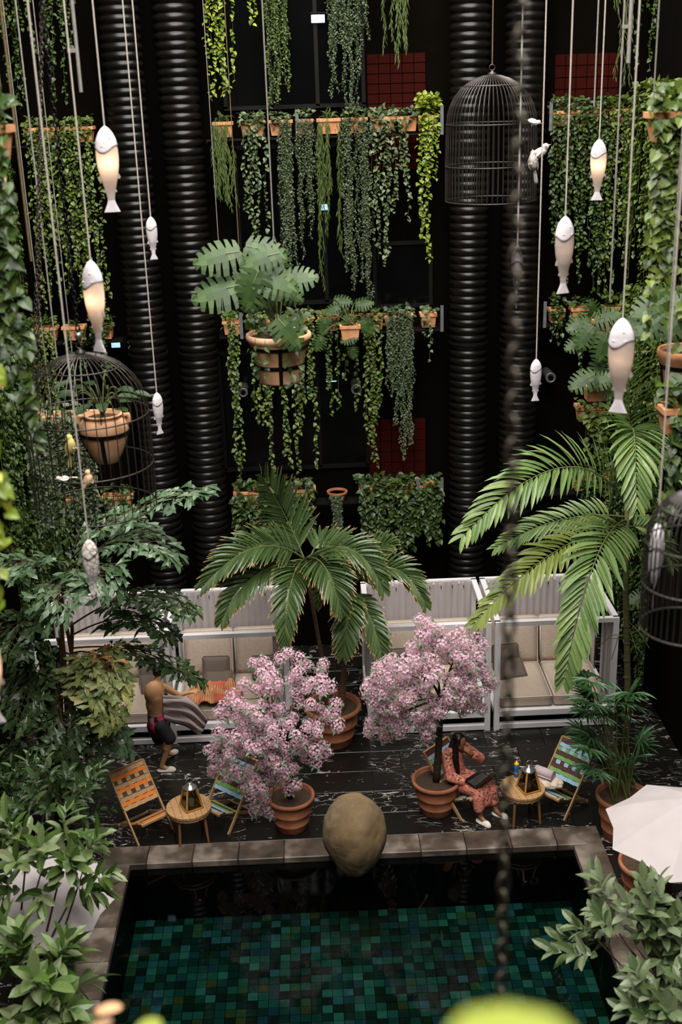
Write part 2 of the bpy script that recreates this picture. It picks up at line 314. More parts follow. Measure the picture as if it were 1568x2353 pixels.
    def blade(s, p, d, nrm, L, w, droop=0.0, n=4, prof=None, fold=.15, twist=0.0):
        """long pointed leaf bending under its own weight"""
        d = d.normalized(); x = d.cross(nrm)
        if x.length < 1e-4: x = V((1, 0, 0))
        x.normalize(); vs = [p]; ts = [0]; q = V(p); dd = V(d); step = L/n
        for i in range(1, n):
            q = q + dd*step; dd = (dd + V((0, 0, -droop/n))).normalized(); t = i/n
            ww = w*(prof(t) if prof else math.sin(PI*min(1, t*.92 + .08))**.6)
            nn = x.cross(dd)
            vs += [q - x*ww/2 + nn*ww*fold, q, q + x*ww/2 + nn*ww*fold]; ts += [t]*3
        vs.append(q + dd*step); ts.append(1.0)
        fs = [(0, 2, 1), (0, 3, 2)]
        for i in range(n - 2):
            a = 1 + 3*i; fs += [(a, a + 1, a + 4, a + 3), (a + 1, a + 2, a + 5, a + 4)]
        a = 1 + 3*(n - 2); e = len(vs) - 1; fs += [(a, a + 1, e), (a + 1, a + 2, e)]
        s.add(vs, fs, ts)
    def wedge(s, p, d, nrm, L, w):
        """fishtail leaflet: narrow base, wide ragged end"""
        d = d.normalized(); x = d.cross(nrm)
        if x.length < 1e-4: x = V((1, 0, 0))
        x.normalize(); n = x.cross(d)
        s.add([p, p + d*L*.55 - x*w*.42 + n*L*.05, p + d*L*.5, p + d*L*.55 + x*w*.36 + n*L*.05, p + d*L*.78 - x*w*.55, p + d*L*.74 - x*w*.1 - n*L*.04,
               p + d*L*.9 + x*w*.05 - n*L*.06, p + d*L*1.05 + x*w*.5 - n*L*.1, p + d*L*.74 + x*w*.5],
              [(0, 2, 1), (0, 3, 2), (1, 2, 5, 4), (2, 3, 8, 6), (2, 6, 5), (6, 8, 7)], [0, .5, .5, .5, .8, .8, .9, 1, .8])
    def monstera(s, p, d, nrm, L, w=.92, lobes=7, droop=.25):
        d = d.normalized(); x = d.cross(nrm)
        if x.length < 1e-4: x = V((1, 0, 0))
        x.normalize(); n = x.cross(d); vs = []; fs = []; ts = []
        def pt(t, u):          # t along the midrib, u across (-1..1)
            hw = L*w/2*(math.sin(PI*min(1, (t*.86 + .14)))**.55)
            q = p + d*(L*t - (abs(u)*L*.10*(1 - t) if t < .4 else 0)) + x*(u*hw) - n*(L*droop*t*t + abs(u)**2*hw*.22)
            vs.append(q); ts.append(t); return len(vs) - 1
        for sd in (-1, 1):
            for i in range(lobes):
                t0, t1 = i/lobes, (i + 1)/lobes; g = .2/lobes
                a, b = pt(t0, 0), pt(t1, 0); c1, e1 = pt(t0, .36*sd), pt(t1, .36*sd)
                fs.append((a, b, e1, c1) if sd > 0 else (a, c1, e1, b))
                sh = .05
                m0, m1 = pt(min(1, t0 + g + sh*.6), .7*sd), pt(min(1, t1 - g + sh*.6), .7*sd)
                o0, o1 = pt(min(1, t0 + g*1.5 + sh), .97*sd), pt(min(1, t1 - g*1.2 + sh), sd)
                c2, e2 = pt(t0 + g*.4, .36*sd), pt(t1 - g*.4, .36*sd)
                fs += [(c2, e2, m1, m0), (m0, m1, o1, o0)] if sd > 0 else [(c2, m0, m1, e2), (m0, o0, o1, m1)]
        s.add(vs, fs, ts)
    def mesh(s, name, origin=None):
        me = bpy.data.meshes.new(name); v = np.array(s.v, dtype=np.float32).reshape(-1, 3)
        if origin is not None: v = v - np.array(origin, dtype=np.float32)
        me.from_pydata(v.tolist(), [], s.f)
        at = me.attributes.new('t', 'FLOAT', 'POINT'); at.data.foreach_set('value', s.t)
        return me
    def build(s, name, mat, parent=None, smooth=False, local=False, loc=None):
        o0 = None
        if not local:
            if parent is not None: o0 = root_loc(parent)
            elif loc is not None: o0 = loc
        me = s.mesh(name, o0); me.materials.append(MATS[mat])
        if smooth: me.polygons.foreach_set('use_smooth', [True]*len(me.polygons))
        o = bpy.data.objects.new(name, me); C.objects.link(o)
        if parent is not None: o.parent = parent
        elif loc is not None: o.location = loc
        return o
def tag(o, label=None, cat=None, group=None, kind=None):
    if label: o['label'] = label
    if cat: o['category'] = cat
    if group: o['group'] = group
    if kind: o['kind'] = kind
    return o
def thing(name, label, cat, loc, group=None, rz=0):
    o = bpy.data.objects.new(name, None); C.objects.link(o); o.location = loc; o.rotation_euler = (0, 0, rz); o.empty_display_size = .1
    return tag(o, label, cat, group)
def copy_tree(o, parent=None):
    c = o.copy(); C.objects.link(c)
    if parent is not None: c.parent = parent
    for ch in list(o.children): copy_tree(ch, c)
    return c
def obj_from_mesh(name, me, parent, loc=(0, 0, 0), rot=(0, 0, 0), scale=(1, 1, 1)):
    o = bpy.data.objects.new(name, me); C.objects.link(o); o.parent = parent; o.location = loc; o.rotation_euler = rot; o.scale = scale
    return o
def bev_box(name, sz, mat, r, parent=None, loc=(0, 0, 0), rot=(0, 0, 0), seg=2, smooth=True):
    bm = bmesh.new(); bmesh.ops.create_cube(bm, size=1); bmesh.ops.scale(bm, vec=sz, verts=bm.verts)
    bmesh.ops.bevel(bm, geom=bm.edges[:], offset=r, segments=seg, profile=.5, affect='EDGES')
    me = bpy.data.meshes.new(name); bm.to_mesh(me); bm.free(); me.materials.append(MATS[mat])
    if smooth: me.polygons.foreach_set('use_smooth', [True]*len(me.polygons))
    o = bpy.data.objects.new(name, me); C.objects.link(o); o.location = loc; o.rotation_euler = rot
    if parent is not None: o.parent = parent
    return o
def quad3(a, b, c, n):
    """curve through three points"""
    a, b, c = V(a), V(b), V(c); k = b*2 - (a + c)*.5
    return [a*(1 - t)**2 + k*2*t*(1 - t) + c*t*t for t in [i/n for i in range(n + 1)]]

# ------------------------------------------------------------------ the setting
YB = 18.6                      # plane of the balcony railings on the back wall
XL, XR = -4.75, 5.3            # side walls
PX0, PX1, PY1, PY0 = -2.65, 3.22, 12.9, 5.6   # pool
DEPTH = .85
def struct(name, mb, mat, parent=None):
    o = mb.build(name, mat, parent)
    return tag(o, kind='structure') if parent is None else o
wb = struct('wall_back', MB().box((.3, YB + .62, 7.5), (10.6, .2, 15.5)), 'black_wall')
struct('wall_left', MB().box((XL - .1, 8.5, 7.5), (.2, 20.4, 15.5)), 'black_wall')
struct('wall_right', MB().box((XR + .1, 8.5, 7.5), (.2, 20.4, 15.5)), 'black_wall')
# dark red tiled wall panels, windows between them
def red_panel(x0, y0, x1, y1, Y, nx, ny, name, label):
    a = ay(x0, y1, Y); b = ay(x1, y0, Y)
    g = thing(name, None, None, (a.x, Y, a.z)); g['kind'] = 'structure'; g['label'] = label
    w = (b.x - a.x)/nx; h = (b.z - a.z)/ny
    me = MB().box((w/2, 0, h/2), (w - .012, .03, h - .012)).mesh('panel_tile'); me.materials.append(MATS['dark_red'])
    MB().box(((b.x - a.x)/2, .03, (b.z - a.z)/2), (b.x - a.x, .03, b.z - a.z)).build('backing', 'black_wall', g, local=True)
    for i in range(nx):
        for j in range(ny): obj_from_mesh('panel_tile', me, g, (i*w, U(-.004, .004), j*h))
red_panel(845, 120, 978, 262, YB + .48, 5, 6, 'wall_panel', 'dark red tiled wall panel above the top railing, beside the centre windows')
red_panel(850, 310, 968, 392, YB + .48, 5, 4, 'wall_panel', 'dark red tiled wall panel just below the top centre railing')
red_panel(850, 960, 978, 1112, YB + .48, 5, 6, 'wall_panel', 'dark red tiled wall panel low on the wall above the lowest railing')
red_panel(1268, 120, 1425, 390, YB + .48, 6, 10, 'wall_panel', 'dark red tiled wall panel behind the ivy on the right of the back wall')
# windows: dark panes in slim frames, lamps glimmering behind two of them
def window(n, x0, y0, x1, y1, nx):
    a = ay(x0, y1, YB + .5); b = ay(x1, y0, YB + .5); w = b.x - a.x; h = b.z - a.z
    g = thing('window_%d' % n, None, None, (a.x, YB + .5, a.z)); g['kind'] = 'structure'
    fr = MB()
    for z in (0, h): fr.box((w/2, 0, z), (w + .06, .07, .06))
    for i in range(nx + 1): fr.box((w*i/nx, 0, h/2), (.06, .07, h))
    fr.build('window_frame', 'black_iron', g, local=True)
    for i in range(nx): MB().box((w*(i + .5)/nx, .01, h/2), (w/nx - .06, .012, h - .06)).build('pane', 'black_glass', g, local=True)
window(1, 520, -40, 830, 250, 3); window(2, 560, 330, 840, 700, 3); window(3, 520, 800, 840, 1080, 3); window(4, 990, 560, 860, 700, 1)
def lamp_strip(px, py, w, h, mat, label):
    p = ay(px, py, YB + .42); t = thing('ceiling_lamp', label, 'lamp', p)
    MB().box(p, (w, .03, h)).build('diffuser', mat, t); MB().box(p + V((0, .03, h*.75)), (w + .04, .06, .02)).build('housing', 'black_iron', t)
lamp_strip(731, 43, .2, .11, 'lamp_blue', 'small blue-white lamp glowing in the dark window at the very top')
lamp_strip(745, 476, .13, .09, 'lamp_dim', 'dim bluish lamp glimmering behind the hanging strands of the middle window')
lamp_strip(762, 876, .17, .015, 'lamp_dim', 'thin strip of bluish light in the dark window below the middle railing')
lamp_strip(266, 790, .14, .12, 'lamp_dim', 'pale square lamp beside the left corrugated duct behind the big fish')
# corrugated ducts
def duct(px, label):
    X = ay(px, 600, YB + .05).x
    prof = []; z = .0; R = .31; p = .125
    while z < 14.5:
        prof += [(R - .028, z), (R - .02, z + p*.12), (R, z + p*.3), (R, z + p*.7), (R - .02, z + p*.88)]; z += p
    t = thing('corrugated_duct', label, 'duct', (X, YB + .05, 0), 'black corrugated ducts on the back wall')
    MB().lathe(prof, 36).build('duct_body', 'duct_metal', t, local=True, smooth=True)
    for zz in (2.6, 5.6, 8.6, 11.6): MB().lathe([(R + .004, zz - .02), (R + .012, zz - .02), (R + .012, zz + .02), (R + .004, zz + .02)], 28).build('clamp', 'black_iron', t, local=True)
duct(322, 'leftmost black corrugated duct, beside the small hanging fish')
duct(440, 'black corrugated duct second from the left, beside the monstera pot')
duct(1078, 'black corrugated duct behind the dark birdcage')
duct(1198, 'rightmost black corrugated duct, behind the blurred chain')
# floor of black marble slabs
fb = MB(); fb.box((.28, 16.3, -.07), (10.06, 5.95, .05)); fb.box(((XL + PX0 - .38)/2, 9.4, -.07), (PX0 - .38 - XL, 7.85, .05)); fb.box(((XR + PX1 + .38)/2, 9.4, -.07), (XR - PX1 - .38, 7.85, .05))
fl = struct('floor', fb, 'soil')
slab_me = {}
def slab(x0, x1, y0, y1):
    k = (round(x1 - x0, 3), round(y1 - y0, 3))
    if k not in slab_me:
        bm = bmesh.new(); bmesh.ops.create_cube(bm, size=1); bmesh.ops.scale(bm, vec=(k[0] - .008, k[1] - .008, .045), verts=bm.verts)
        bmesh.ops.bevel(bm, geom=[e for e in bm.edges if all(v.co.z > 0 for v in e.verts)], offset=.004, segments=1, affect='EDGES')
        me = bpy.data.meshes.new('marble_slab'); bm.to_mesh(me); bm.free(); me.materials.append(MATS['black_marble']); slab_me[k] = me
    obj_from_mesh('marble_slab', slab_me[k], fl, ((x0 + x1)/2, (y0 + y1)/2, -.0225 + U(-.001, .001)))
y = 13.32; row = 0
while y < 19.1:
    x = XL - (.45 if row % 2 else 0)
    while x < XR - .05:
        slab(max(x, XL), min(x + .9, XR), y, y + .53); x += .9
    y += .53; row += 1
y = 13.32 - .53*14
while y < 13.3:
    for a, b in ((XL, PX0 - .4), (PX1 + .4, XR)):
        mid = (a + b)/2; slab(a, mid, y, y + .53); slab(mid, b, y, y + .53)
    y += .53
# pool: coping stones, dark basin, mosaic floor, water
pool = thing('pool', 'dark pool with grey stone coping and teal mosaic floor', 'pool', (PX0, PY0, 0)); pool['kind'] = 'structure'; del pool['category']
def coping(x0, x1, y0, y1):
    o = bev_box('coping_stone', (x1 - x0 - .008, y1 - y0 - .008, .11), 'coping', .008, pool, ((x0 + x1)/2 - PX0, (y0 + y1)/2 - PY0, -.03), seg=1, smooth=False)
n = 11; w = (PX1 - PX0 + .8)/n
for i in range(n): coping(PX0 - .4 + i*w, PX0 - .4 + (i + 1)*w, PY1, PY1 + .4)
y = PY1
while y > PY0 + .1:
    coping(PX0 - .4, PX0, y - .6, y); coping(PX1, PX1 + .4, y - .6, y); y -= .6
cx, cy = (PX0 + PX1)/2, (PY0 + PY1)/2; lx, ly = PX1 - PX0, PY1 - PY0
bs = MB(); bs.box((cx, PY1 + .06, -DEPTH/2 - .06), (lx + .2, .12, DEPTH)); bs.box((cx, PY0 - .06, -DEPTH/2 - .06), (lx + .2, .12, DEPTH))
bs.box((PX0 - .06, cy, -DEPTH/2 - .06), (.12, ly, DEPTH)); bs.box((PX1 + .06, cy, -DEPTH/2 - .06), (.12, ly, DEPTH)); bs.box((cx, cy, -DEPTH - .08), (lx + .2, ly + .2, .1))
bs.build('basin', 'pool_wall', pool)
TS = .13; tmes = []
for k in TILES:
    me = MB().box((0, 0, 0), (TS - .008, TS - .008, .02)).mesh('mosaic_tile'); me.materials.append(MATS[k]); tmes.append(me)
far = [MB() for _ in TILES]; nt_ = 0
ny_ = int(ly/TS); nx_ = int(lx/TS)
vis = []
for j in range(ny_):
    for i in range(nx_):
        x = PX0 + (i + .5)*TS; yy = PY0 + (j + .5)*TS
        vis.append((0 if (yy > 8.75 and abs(x - .25) < 2.6) else 1, j, i, x, yy))
vis.sort()
for pr, j, i, x, yy in vis:
    k = R_.choices(range(len(TILES)), [5, 5, 5, 3, 3, 5, 1.2, 2, .7, 3])[0]
    if nt_ < 300 and pr == 0: obj_from_mesh('mosaic_tile', tmes[k], pool, (x - PX0, yy - PY0, -DEPTH - .022)); nt_ += 1
    else: far[k].box((x, yy, -DEPTH - .022), (TS - .008, TS - .008, .02))
for k, b in enumerate(far):
    if b.v: tag(b.build('mosaic_tiles', TILES[k], pool), kind='stuff')
wm = MB(); wm.add([(PX0, PY0, -.07), (PX1, PY0, -.07), (PX1, PY1, -.07), (PX0, PY1, -.07)], [(0, 1, 2, 3)]); wm.build('water', 'pool_water', pool)

# railings that carry the planters
def railing(pts, z, ups, label):
    a, b = V(pts[0]), V(pts[1]); t = thing('planter_railing', label, 'railing', (a.x, a.y, z))
    d = b - a
    MB().bar((a.x, a.y + .0, z - .26), (b.x, b.y + .0, z - .26), .30, .025).build('ledge', 'black_iron', t)
    n = max(1, int(d.length/.8))
    for i in range(n + 1):
        p = a + d*(i/n); q = p + V((0, .5, 0)) if abs(d.x) > abs(d.y) else p + V((.3 if p.x > 0 else -.3, 0, 0)); MB().bar((p.x, p.y, z - .29), (q.x, q.y, z - .29), .03).build('bracket', 'black_iron', t)
    for u in ups:
        p = a + d*u; p.y -= .17 if abs(d.x) > abs(d.y) else 0
        MB().box((p.x, p.y, z - .07), (.05, .012, .42)).build('upright', 'rail_grey', t)
RZ = [12.15, 9.1, 6.1, 3.22]
for i, nm in ((1, 'top'), (2, 'middle'), (3, 'lowest')):
    railing(((-1.45, YB, 0), (2.12, YB, 0)), RZ[i], {1: (.385, .995), 2: (.1, .335, .995), 3: (.36, .62, .88, .995)}[i], 'dark %s railing ledge with grey uprights carrying planters between the ducts' % nm)
    railing(((3.72, YB, 0), (5.2, YB, 0)), RZ[i], (.02,), 'dark %s railing ledge carrying planters on the right part of the back wall' % nm)
    railing(((-4.7, YB, 0), (-3.0, YB, 0)), RZ[i], (), 'dark %s railing ledge carrying planters on the left part of the back wall' % nm)
railing(((-1.45, YB, 0), (2.12, YB, 0)), RZ[0], (), 'dark railing ledge above the frame, over the centre of the back wall')

# ------------------------------------------------------------------ trailing planters
def trail(lv, st, p, length, kind, spread=.05, face=V((0, -1, 0)), sag=0.0, size=1.0):
    """one hanging strand with its leaves"""
    step = {'ivy': .05, 'small': .022, 'string': .03, 'pothos': .07}[kind]; n = max(2, int(length/step))
    q = V(p); pts = [V(q)]; side = face.cross(V((0, 0, 1))); ph = U(0, 6); amp = U(.3, 1)*spread
    for i in range(n):
        q = q + V((0, 0, -step)) + side*(math.sin(ph + i*.23)*amp*.12 + U(-.006, .006)) + face*U(-.004, .004)
        if i % 4 == 0 or i == n - 1: pts.append(V(q))
        if kind == 'string':
            d = (V((0, 0, -1)) + side*U(-.45, .45) + face*U(-.1, .35))
            lv.blade(q, d, face, U(.07, .14)*size, .012*size, .3, 2)
        else:
            k = 1 if kind == 'ivy' else (2 if kind == 'small' else 1)
            for _ in range(k):
                if U(0, 1) < .16: continue
                d = V((0, 0, -U(.2, .9))) + side*U(-1, 1) + face*U(.15, 1.0)
                nn = face*U(.05, .7) + V((0, 0, U(.45, 1.2))) + side*U(-.5, .5)
                L = {'ivy': U(.05, .085), 'small': U(.026, .042), 'pothos': U(.075, .12)}[kind]*size
                lv.heart(q + side*U(-.02, .02) + face*U(0, .025), d, nn, L, .85)
    st.tube(pts, .0025, 3, False)
def bush(lv, c, w, d, h, n, L, kind='ivy', face=V((0, -1, 0))):
    side = face.cross(V((0, 0, 1)))
    for _ in range(n):
        a = V((0, 0, 1))*(U(0, 1)**.8*h) + side*U(-w/2, w/2) + face*U(-d/2, d/2)
        dr = side*U(-1, 1) + face*U(-.3, 1) + V((0, 0, U(-.5, .6)))
        if kind == 'string': lv.blade(c + a*.3, dr + V((0, 0, .7)), V((0, -.3, 1)), U(.8, 1.6)*L, .02, 1.3, 4)
        else: lv.heart(c + a, dr, V((0, 0, U(.4, 1))) + face*U(0, .9) + side*U(-.5, .5), L*U(.7, 1.25), .85)
def boxpot(g, c, w, mat='terracotta', d=.24, h=.22, rz=0.0):
    """rectangular flared clay box with a rim, open at the top"""
    b = MB(); M = Euler((0, 0, rz)).to_matrix()
    def ring(f, z, x): return [V(c) + M @ V((sx*(w/2*f + x), sy*(d/2*f + x), z)) for sx, sy in ((-1, -1), (1, -1), (1, 1), (-1, 1))]
    rings = [ring(.84, -h, 0), ring(.97, -.045, 0), ring(.97, -.045, .018), ring(.97, 0, .018), ring(.97, 0, -.02), ring(.93, -.05, -.02)]
    vs = sum(rings, []); fs = [(3, 2, 1, 0)] + [(i*4 + k, i*4 + (k + 1) % 4, i*4 + 4 + (k + 1) % 4, i*4 + 4 + k) for i in range(5) for k in range(4)]
    b.add(vs, fs); b.build('pot', mat, g)
    s = MB(); s.add([p for p in rings[5]], [(0, 1, 2, 3)]); s.build('soil', 'soil', g)
def planter(c, w, strands, label, leaf, face=V((0, -1, 0)), pot=True, top=50, toph=.12, topL=.075, topkind='ivy', potmat='terracotta', rz=None, topleaf=None, group='trailing planters on the walls', size=1.0):
    """strands: list of (u0,u1,count,len0,len1,kind)"""
    c = V(c); g = thing('trailing_planter', label, 'planter', c, group)
    side = face.cross(V((0, 0, 1)))
    if rz is None: rz = math.atan2(side.y, side.x)
    if pot: boxpot(g, c, w, potmat, rz=rz)
    lv, st = MB(), MB()
    for u0, u1, n, l0, l1, kd in strands:
        for _ in range(n):
            u = U(u0, u1); p = c + side*(u*w) + face*U(.1, .19) + V((0, 0, U(-.02, .03)))
            trail(lv, st, p, U(l0*.72, l1), kd, face=face, size=size)
    if pot and topkind != 'string': bush(lv, c + face*.15 + V((0, 0, -.17)), w*1.05, .07, .2, int(U(15, 95)*w), topL*.9, 'ivy', face)
    if topleaf is None and top: bush(lv, c + V((0, 0, -.01)), w*1.05, .34, toph, top, topL, topkind, face)
    elif top:
        tb = MB(); bush(tb, c, w*1.05, .34, toph, top, topL, topkind, face); tag(tb.build('top_foliage', topleaf, g), kind='stuff')
    tag(lv.build('foliage', leaf, g), kind='stuff'); st.build('stems', 'stem_green', g)
    return g
def bx(x, row): return ay(x, {0: 0, 1: 275, 2: 728, 3: 1115}[row], YB).x
# above the frame
for x, w, s, leaf, lab in [
    (505, .4, [(-.5, .5, 10, 2.0, 3.0, 'ivy')], 'ivy_lime', 'yellow-green ivy hanging into the top of the picture beside the left ducts'),
    (565, .3, [(-.5, .5, 4, 1.6, 2.7, 'ivy')], 'ivy_lime', 'sparse yellow-green ivy strands at the top, left of the grey cable'),
    (637, .28, [(-.5, .5, 16, 2.0, 2.9, 'small')], 'string_green', 'fine dense green trailing plant at the top, right of the grey cable'),
    (795, .62, [(-.45, .0, 9, 2.0, 2.5, 'small'), (-.2, .5, 22, 2.2, 3.1, 'small')], 'small_grey', 'wide dense green curtain plant at the top centre beside the blue lamp'),
    (905, .4, [(-.45, .45, 14, 1.7, 2.45, 'string')], 'string_green', 'stringy olive trailing plant at the top over the red panel')]:
    planter((bx(x, 0), YB, RZ[0]), w, s, lab, leaf, top=20)
# top railing
for x, w, s, leaf, top, topL, lab in [
    (512, .28, [(-.5, .5, 22, .5, 1.3, 'string')], 'string_green', 30, .12, 'clay box planter with feathery green strings at the left end of the top railing'),
    (580, .36, [(-.5, .5, 7, 1.0, 2.4, 'ivy')], 'ivy_pale', 60, .08, 'clay box planter with pale ivy on the top railing, left of the grey cable'),
    (645, .34, [(-.45, .1, 14, 1.8, 2.3, 'small')], 'small_grey', 40, .07, 'clay box planter with a dense narrow grey-green column, right of the grey cable'),
    (700, .24, [(-.5, .3, 9, 1.2, 1.8, 'small'), (0, .5, 3, 1.6, 2.2, 'small')], 'small_grey', 40, .07, 'clay planter with two thin small-leaved columns on the top railing centre'),
    (755, .34, [(-.5, .5, 12, 1.2, 2.7, 'string')], 'string_green', 30, .12, 'clay box planter with long stringy olive tails on the top railing'),
    (815, .36, [(-.5, .5, 20, 2.1, 2.8, 'small')], 'small_grey', 50, .07, 'clay box planter with the longest dense small-leaved column of the top railing'),
    (880, .36, [(-.5, .5, 9, 1.6, 2.9, 'ivy')], 'ivy_pale', 60, .09, 'clay box planter with pale heart-leaved ivy over the red panel'),
    (935, .3, [(-.5, .5, 4, .8, 1.9, 'ivy')], 'ivy_pale', 50, .08, 'clay planter with sparse pale strands, second from the right on the top railing'),
    (982, .32, [(-.5, .5, 12, .5, 1.1, 'ivy'), (-.2, .4, 4, 1.5, 2.4, 'ivy')], 'ivy_lime', 160, .085, 'clay box planter with bushy lime ivy at the right end of the top railing')]:
    planter((bx(x, 1), YB, RZ[1]), w, s, lab, leaf, top=top, topL=topL, topkind='string' if 'string' in s[0][5] else 'ivy', toph=.3 if 'bushy' in lab else .13, topleaf='ivy_pale' if leaf == 'small_grey' else None)
# middle railing
for x, w, s, leaf, top, lab in [
    (533, .28, [(-.5, .5, 7, 1.2, 2.7, 'ivy')], 'ivy_green', 40, 'clay box planter with green ivy at the left end of the middle railing'),
    (610, .5, [(-.5, .5, 9, 1.8, 2.7, 'ivy')], 'ivy_green', 40, 'clay box planter with bright ivy strands on the middle railing behind the monstera pot'),
    (690, .4, [(-.5, .5, 9, 1.6, 2.7, 'ivy')], 'ivy_green', 60, 'clay box planter with bright ivy strands just right of the monstera pot'),
    (755, .32, [(-.4, .4, 3, 1.4, 2.8, 'ivy')], 'ivy_green', 30, 'clay box planter with a few thin ivy strands in the middle of the middle railing'),
    (815, .34, [(-.5, .5, 3, .8, 2.4, 'ivy')], 'ivy_green', 30, 'clay box planter with small monstera leaves on the middle railing'),
    (860, .28, [(-.5, .5, 8, 1.6, 2.6, 'ivy')], 'ivy_green', 30, 'clay box planter with long bright ivy, beside the round wall lamp'),
    (915, .46, [(-.45, .4, 26, 1.0, 1.5, 'small'), (-.45, .1, 9, 1.8, 2.5, 'small')], 'small_grey', 60, 'clay box planter with a wide dense grey-green tail on the middle railing'),
    (984, .24, [(-.3, .3, 2, .5, 1.2, 'ivy')], 'ivy_pale', 25, 'clay box planter with short growth at the right end of the middle railing')]:
    planter((bx(x, 2), YB, RZ[2]), w, s, lab, leaf, top=top, topL=.08)
# lowest railing
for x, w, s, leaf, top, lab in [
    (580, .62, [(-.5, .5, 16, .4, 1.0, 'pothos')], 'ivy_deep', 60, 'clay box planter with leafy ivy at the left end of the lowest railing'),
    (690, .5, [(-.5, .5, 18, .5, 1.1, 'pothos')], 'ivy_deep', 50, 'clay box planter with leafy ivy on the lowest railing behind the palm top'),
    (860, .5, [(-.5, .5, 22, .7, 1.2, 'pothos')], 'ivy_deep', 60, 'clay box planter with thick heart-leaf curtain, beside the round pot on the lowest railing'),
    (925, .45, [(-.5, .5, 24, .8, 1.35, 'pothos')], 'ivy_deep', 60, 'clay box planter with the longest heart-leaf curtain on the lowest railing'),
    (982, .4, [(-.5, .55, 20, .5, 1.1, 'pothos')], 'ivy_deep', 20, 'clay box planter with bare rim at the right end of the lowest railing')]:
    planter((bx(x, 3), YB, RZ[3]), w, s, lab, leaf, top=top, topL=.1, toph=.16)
p = ay(775, 1128, YB); g = thing('trailing_planter', 'round clay pot with a dark narrow tail of tiny leaves on the lowest railing', 'planter', p)
MB().lathe([(.11, -.2), (.155, -.03), (.175, -.03), (.175, 0), (.15, 0), (.14, -.04)], 20, p).build('pot', 'terracotta_brown', g, smooth=False)
MB().lathe([(.001, -.035), (.142, -.035)], 20, p).build('soil', 'soil', g)
lv, st = MB(), MB()
for _ in range(14): trail(lv, st, p + V((U(-.13, .08), -.16, 0)), U(.6, .85), 'small')
tag(lv.build('foliage', 'small_grey', g), kind='stuff'); st.build('stems', 'stem_green', g)
# right part of the back wall and the right wall
for x, row, w, s, leaf, top, lab in [
    (1298, 1, .42, [(-.5, .5, 14, 1.0, 2.9, 'ivy')], 'ivy_deep', 90, 'planter with green ivy on the top railing, just right of the ducts'),
    (1362, 1, .42, [(-.5, .5, 18, 1.4, 2.9, 'ivy')], 'ivy_deep', 90, 'planter with dense green ivy behind the upper lit fish'),
    (1428, 1, .42, [(-.5, .5, 18, 1.4, 2.9, 'ivy')], 'ivy_green', 90, 'planter with dense bright ivy at the right corner of the top railing'),
    (1278, 2, .22, [(-.5, .5, 4, .2, .6, 'ivy')], 'ivy_deep', 25, 'small clay box with short ivy, first on the right middle railing'),
    (1330, 2, .26, [(-.5, .5, 4, .3, 1.4, 'ivy')], 'ivy_deep', 25, 'clay box with ivy on the right middle railing, left of the monstera'),
    (1420, 2, .5, [(-.5, .5, 14, .8, 2.0, 'ivy')], 'ivy_green', 60, 'planter with ivy behind the monstera on the right middle railing'),
    (1340, 3, .34, [(-.5, .5, 8, .3, .8, 'ivy')], 'ivy_deep', 40, 'clay box with ivy behind the tall palm, first on the right lowest railing'),
    (1430, 3, .6, [(-.5, .5, 26, .9, 1.6, 'ivy')], 'ivy_green', 90, 'planter with an ivy curtain behind the tall palm trunk')]:
    planter((bx(x, row), YB, RZ[row]), w, s, lab, leaf, top=top, topL=.08, topkind='ivy', toph=.2)
for x, w, lab in [(1300, .45, 'ivy hanging at the top, right of the dark ducts'), (1425, .4, 'olive string plant hanging at the top between two fish cords'), (1500, .4, 'dark ivy hanging in the top right corner')]:
    planter((bx(x, 0), YB, RZ[0]), w, [(-.5, .5, 4 if x == 1300 else 12, .8 if x == 1300 else 1.8, 1.3 if x == 1300 else 2.8, 'string' if x == 1425 else 'ivy')], lab, 'string_green' if x == 1425 else 'ivy_deep', top=15)
# left part of the back wall
for x, row, w, s, leaf, top, lab in [
    (92, 1, .46, [(-.5, .5, 15, 1.4, 2.9, 'ivy')], 'ivy_green', 60, 'clay box with bright ivy on the left top railing, nearest the corner'),
    (178, 1, .46, [(-.5, .5, 17, 1.2, 2.9, 'ivy')], 'ivy_green', 60, 'clay box with bright ivy on the left top railing, nearest the duct'),
    (95, 2, .46, [(-.5, .5, 14, 1.4, 2.9, 'ivy')], 'ivy_green', 60, 'clay box with ivy on the left middle railing, nearest the corner'),
    (168, 2, .34, [(-.5, .5, 5, .3, .9, 'ivy')], 'ivy_deep', 40, 'clay box with spiky grass leaves on the left middle railing'),
    (235, 2, .3, [(-.5, .5, 6, .3, 1.1, 'ivy')], 'ivy_deep', 50, 'clay box with ivy on the left middle railing, beside the duct'),
    (268, 3, .5, [(-.5, .5, 7, .3, .7, 'ivy')], 'ivy_deep', 40, 'clay box on the left lowest railing behind the birdcage'),
    (150, 3, .6, [(-.5, .5, 16, .6, 1.6, 'ivy')], 'ivy_deep', 60, 'planter with dark ivy on the left lowest railing, nearest the corner')]:
    planter((bx(x, row), YB, RZ[row]), w, s, lab, leaf, top=top, topL=.08, topkind='string' if 'spiky' in lab else 'ivy', toph=.16)
for x, lab in [(40, 'dark ivy hanging in the top left corner of the back wall'), (135, 'dark ivy hanging at the top, left of the first duct')]:
    planter((bx(x, 0), YB, RZ[0]), .5, [(-.5, .5, 12, 1.6, 2.8, 'ivy')], lab, 'ivy_deep', top=15)
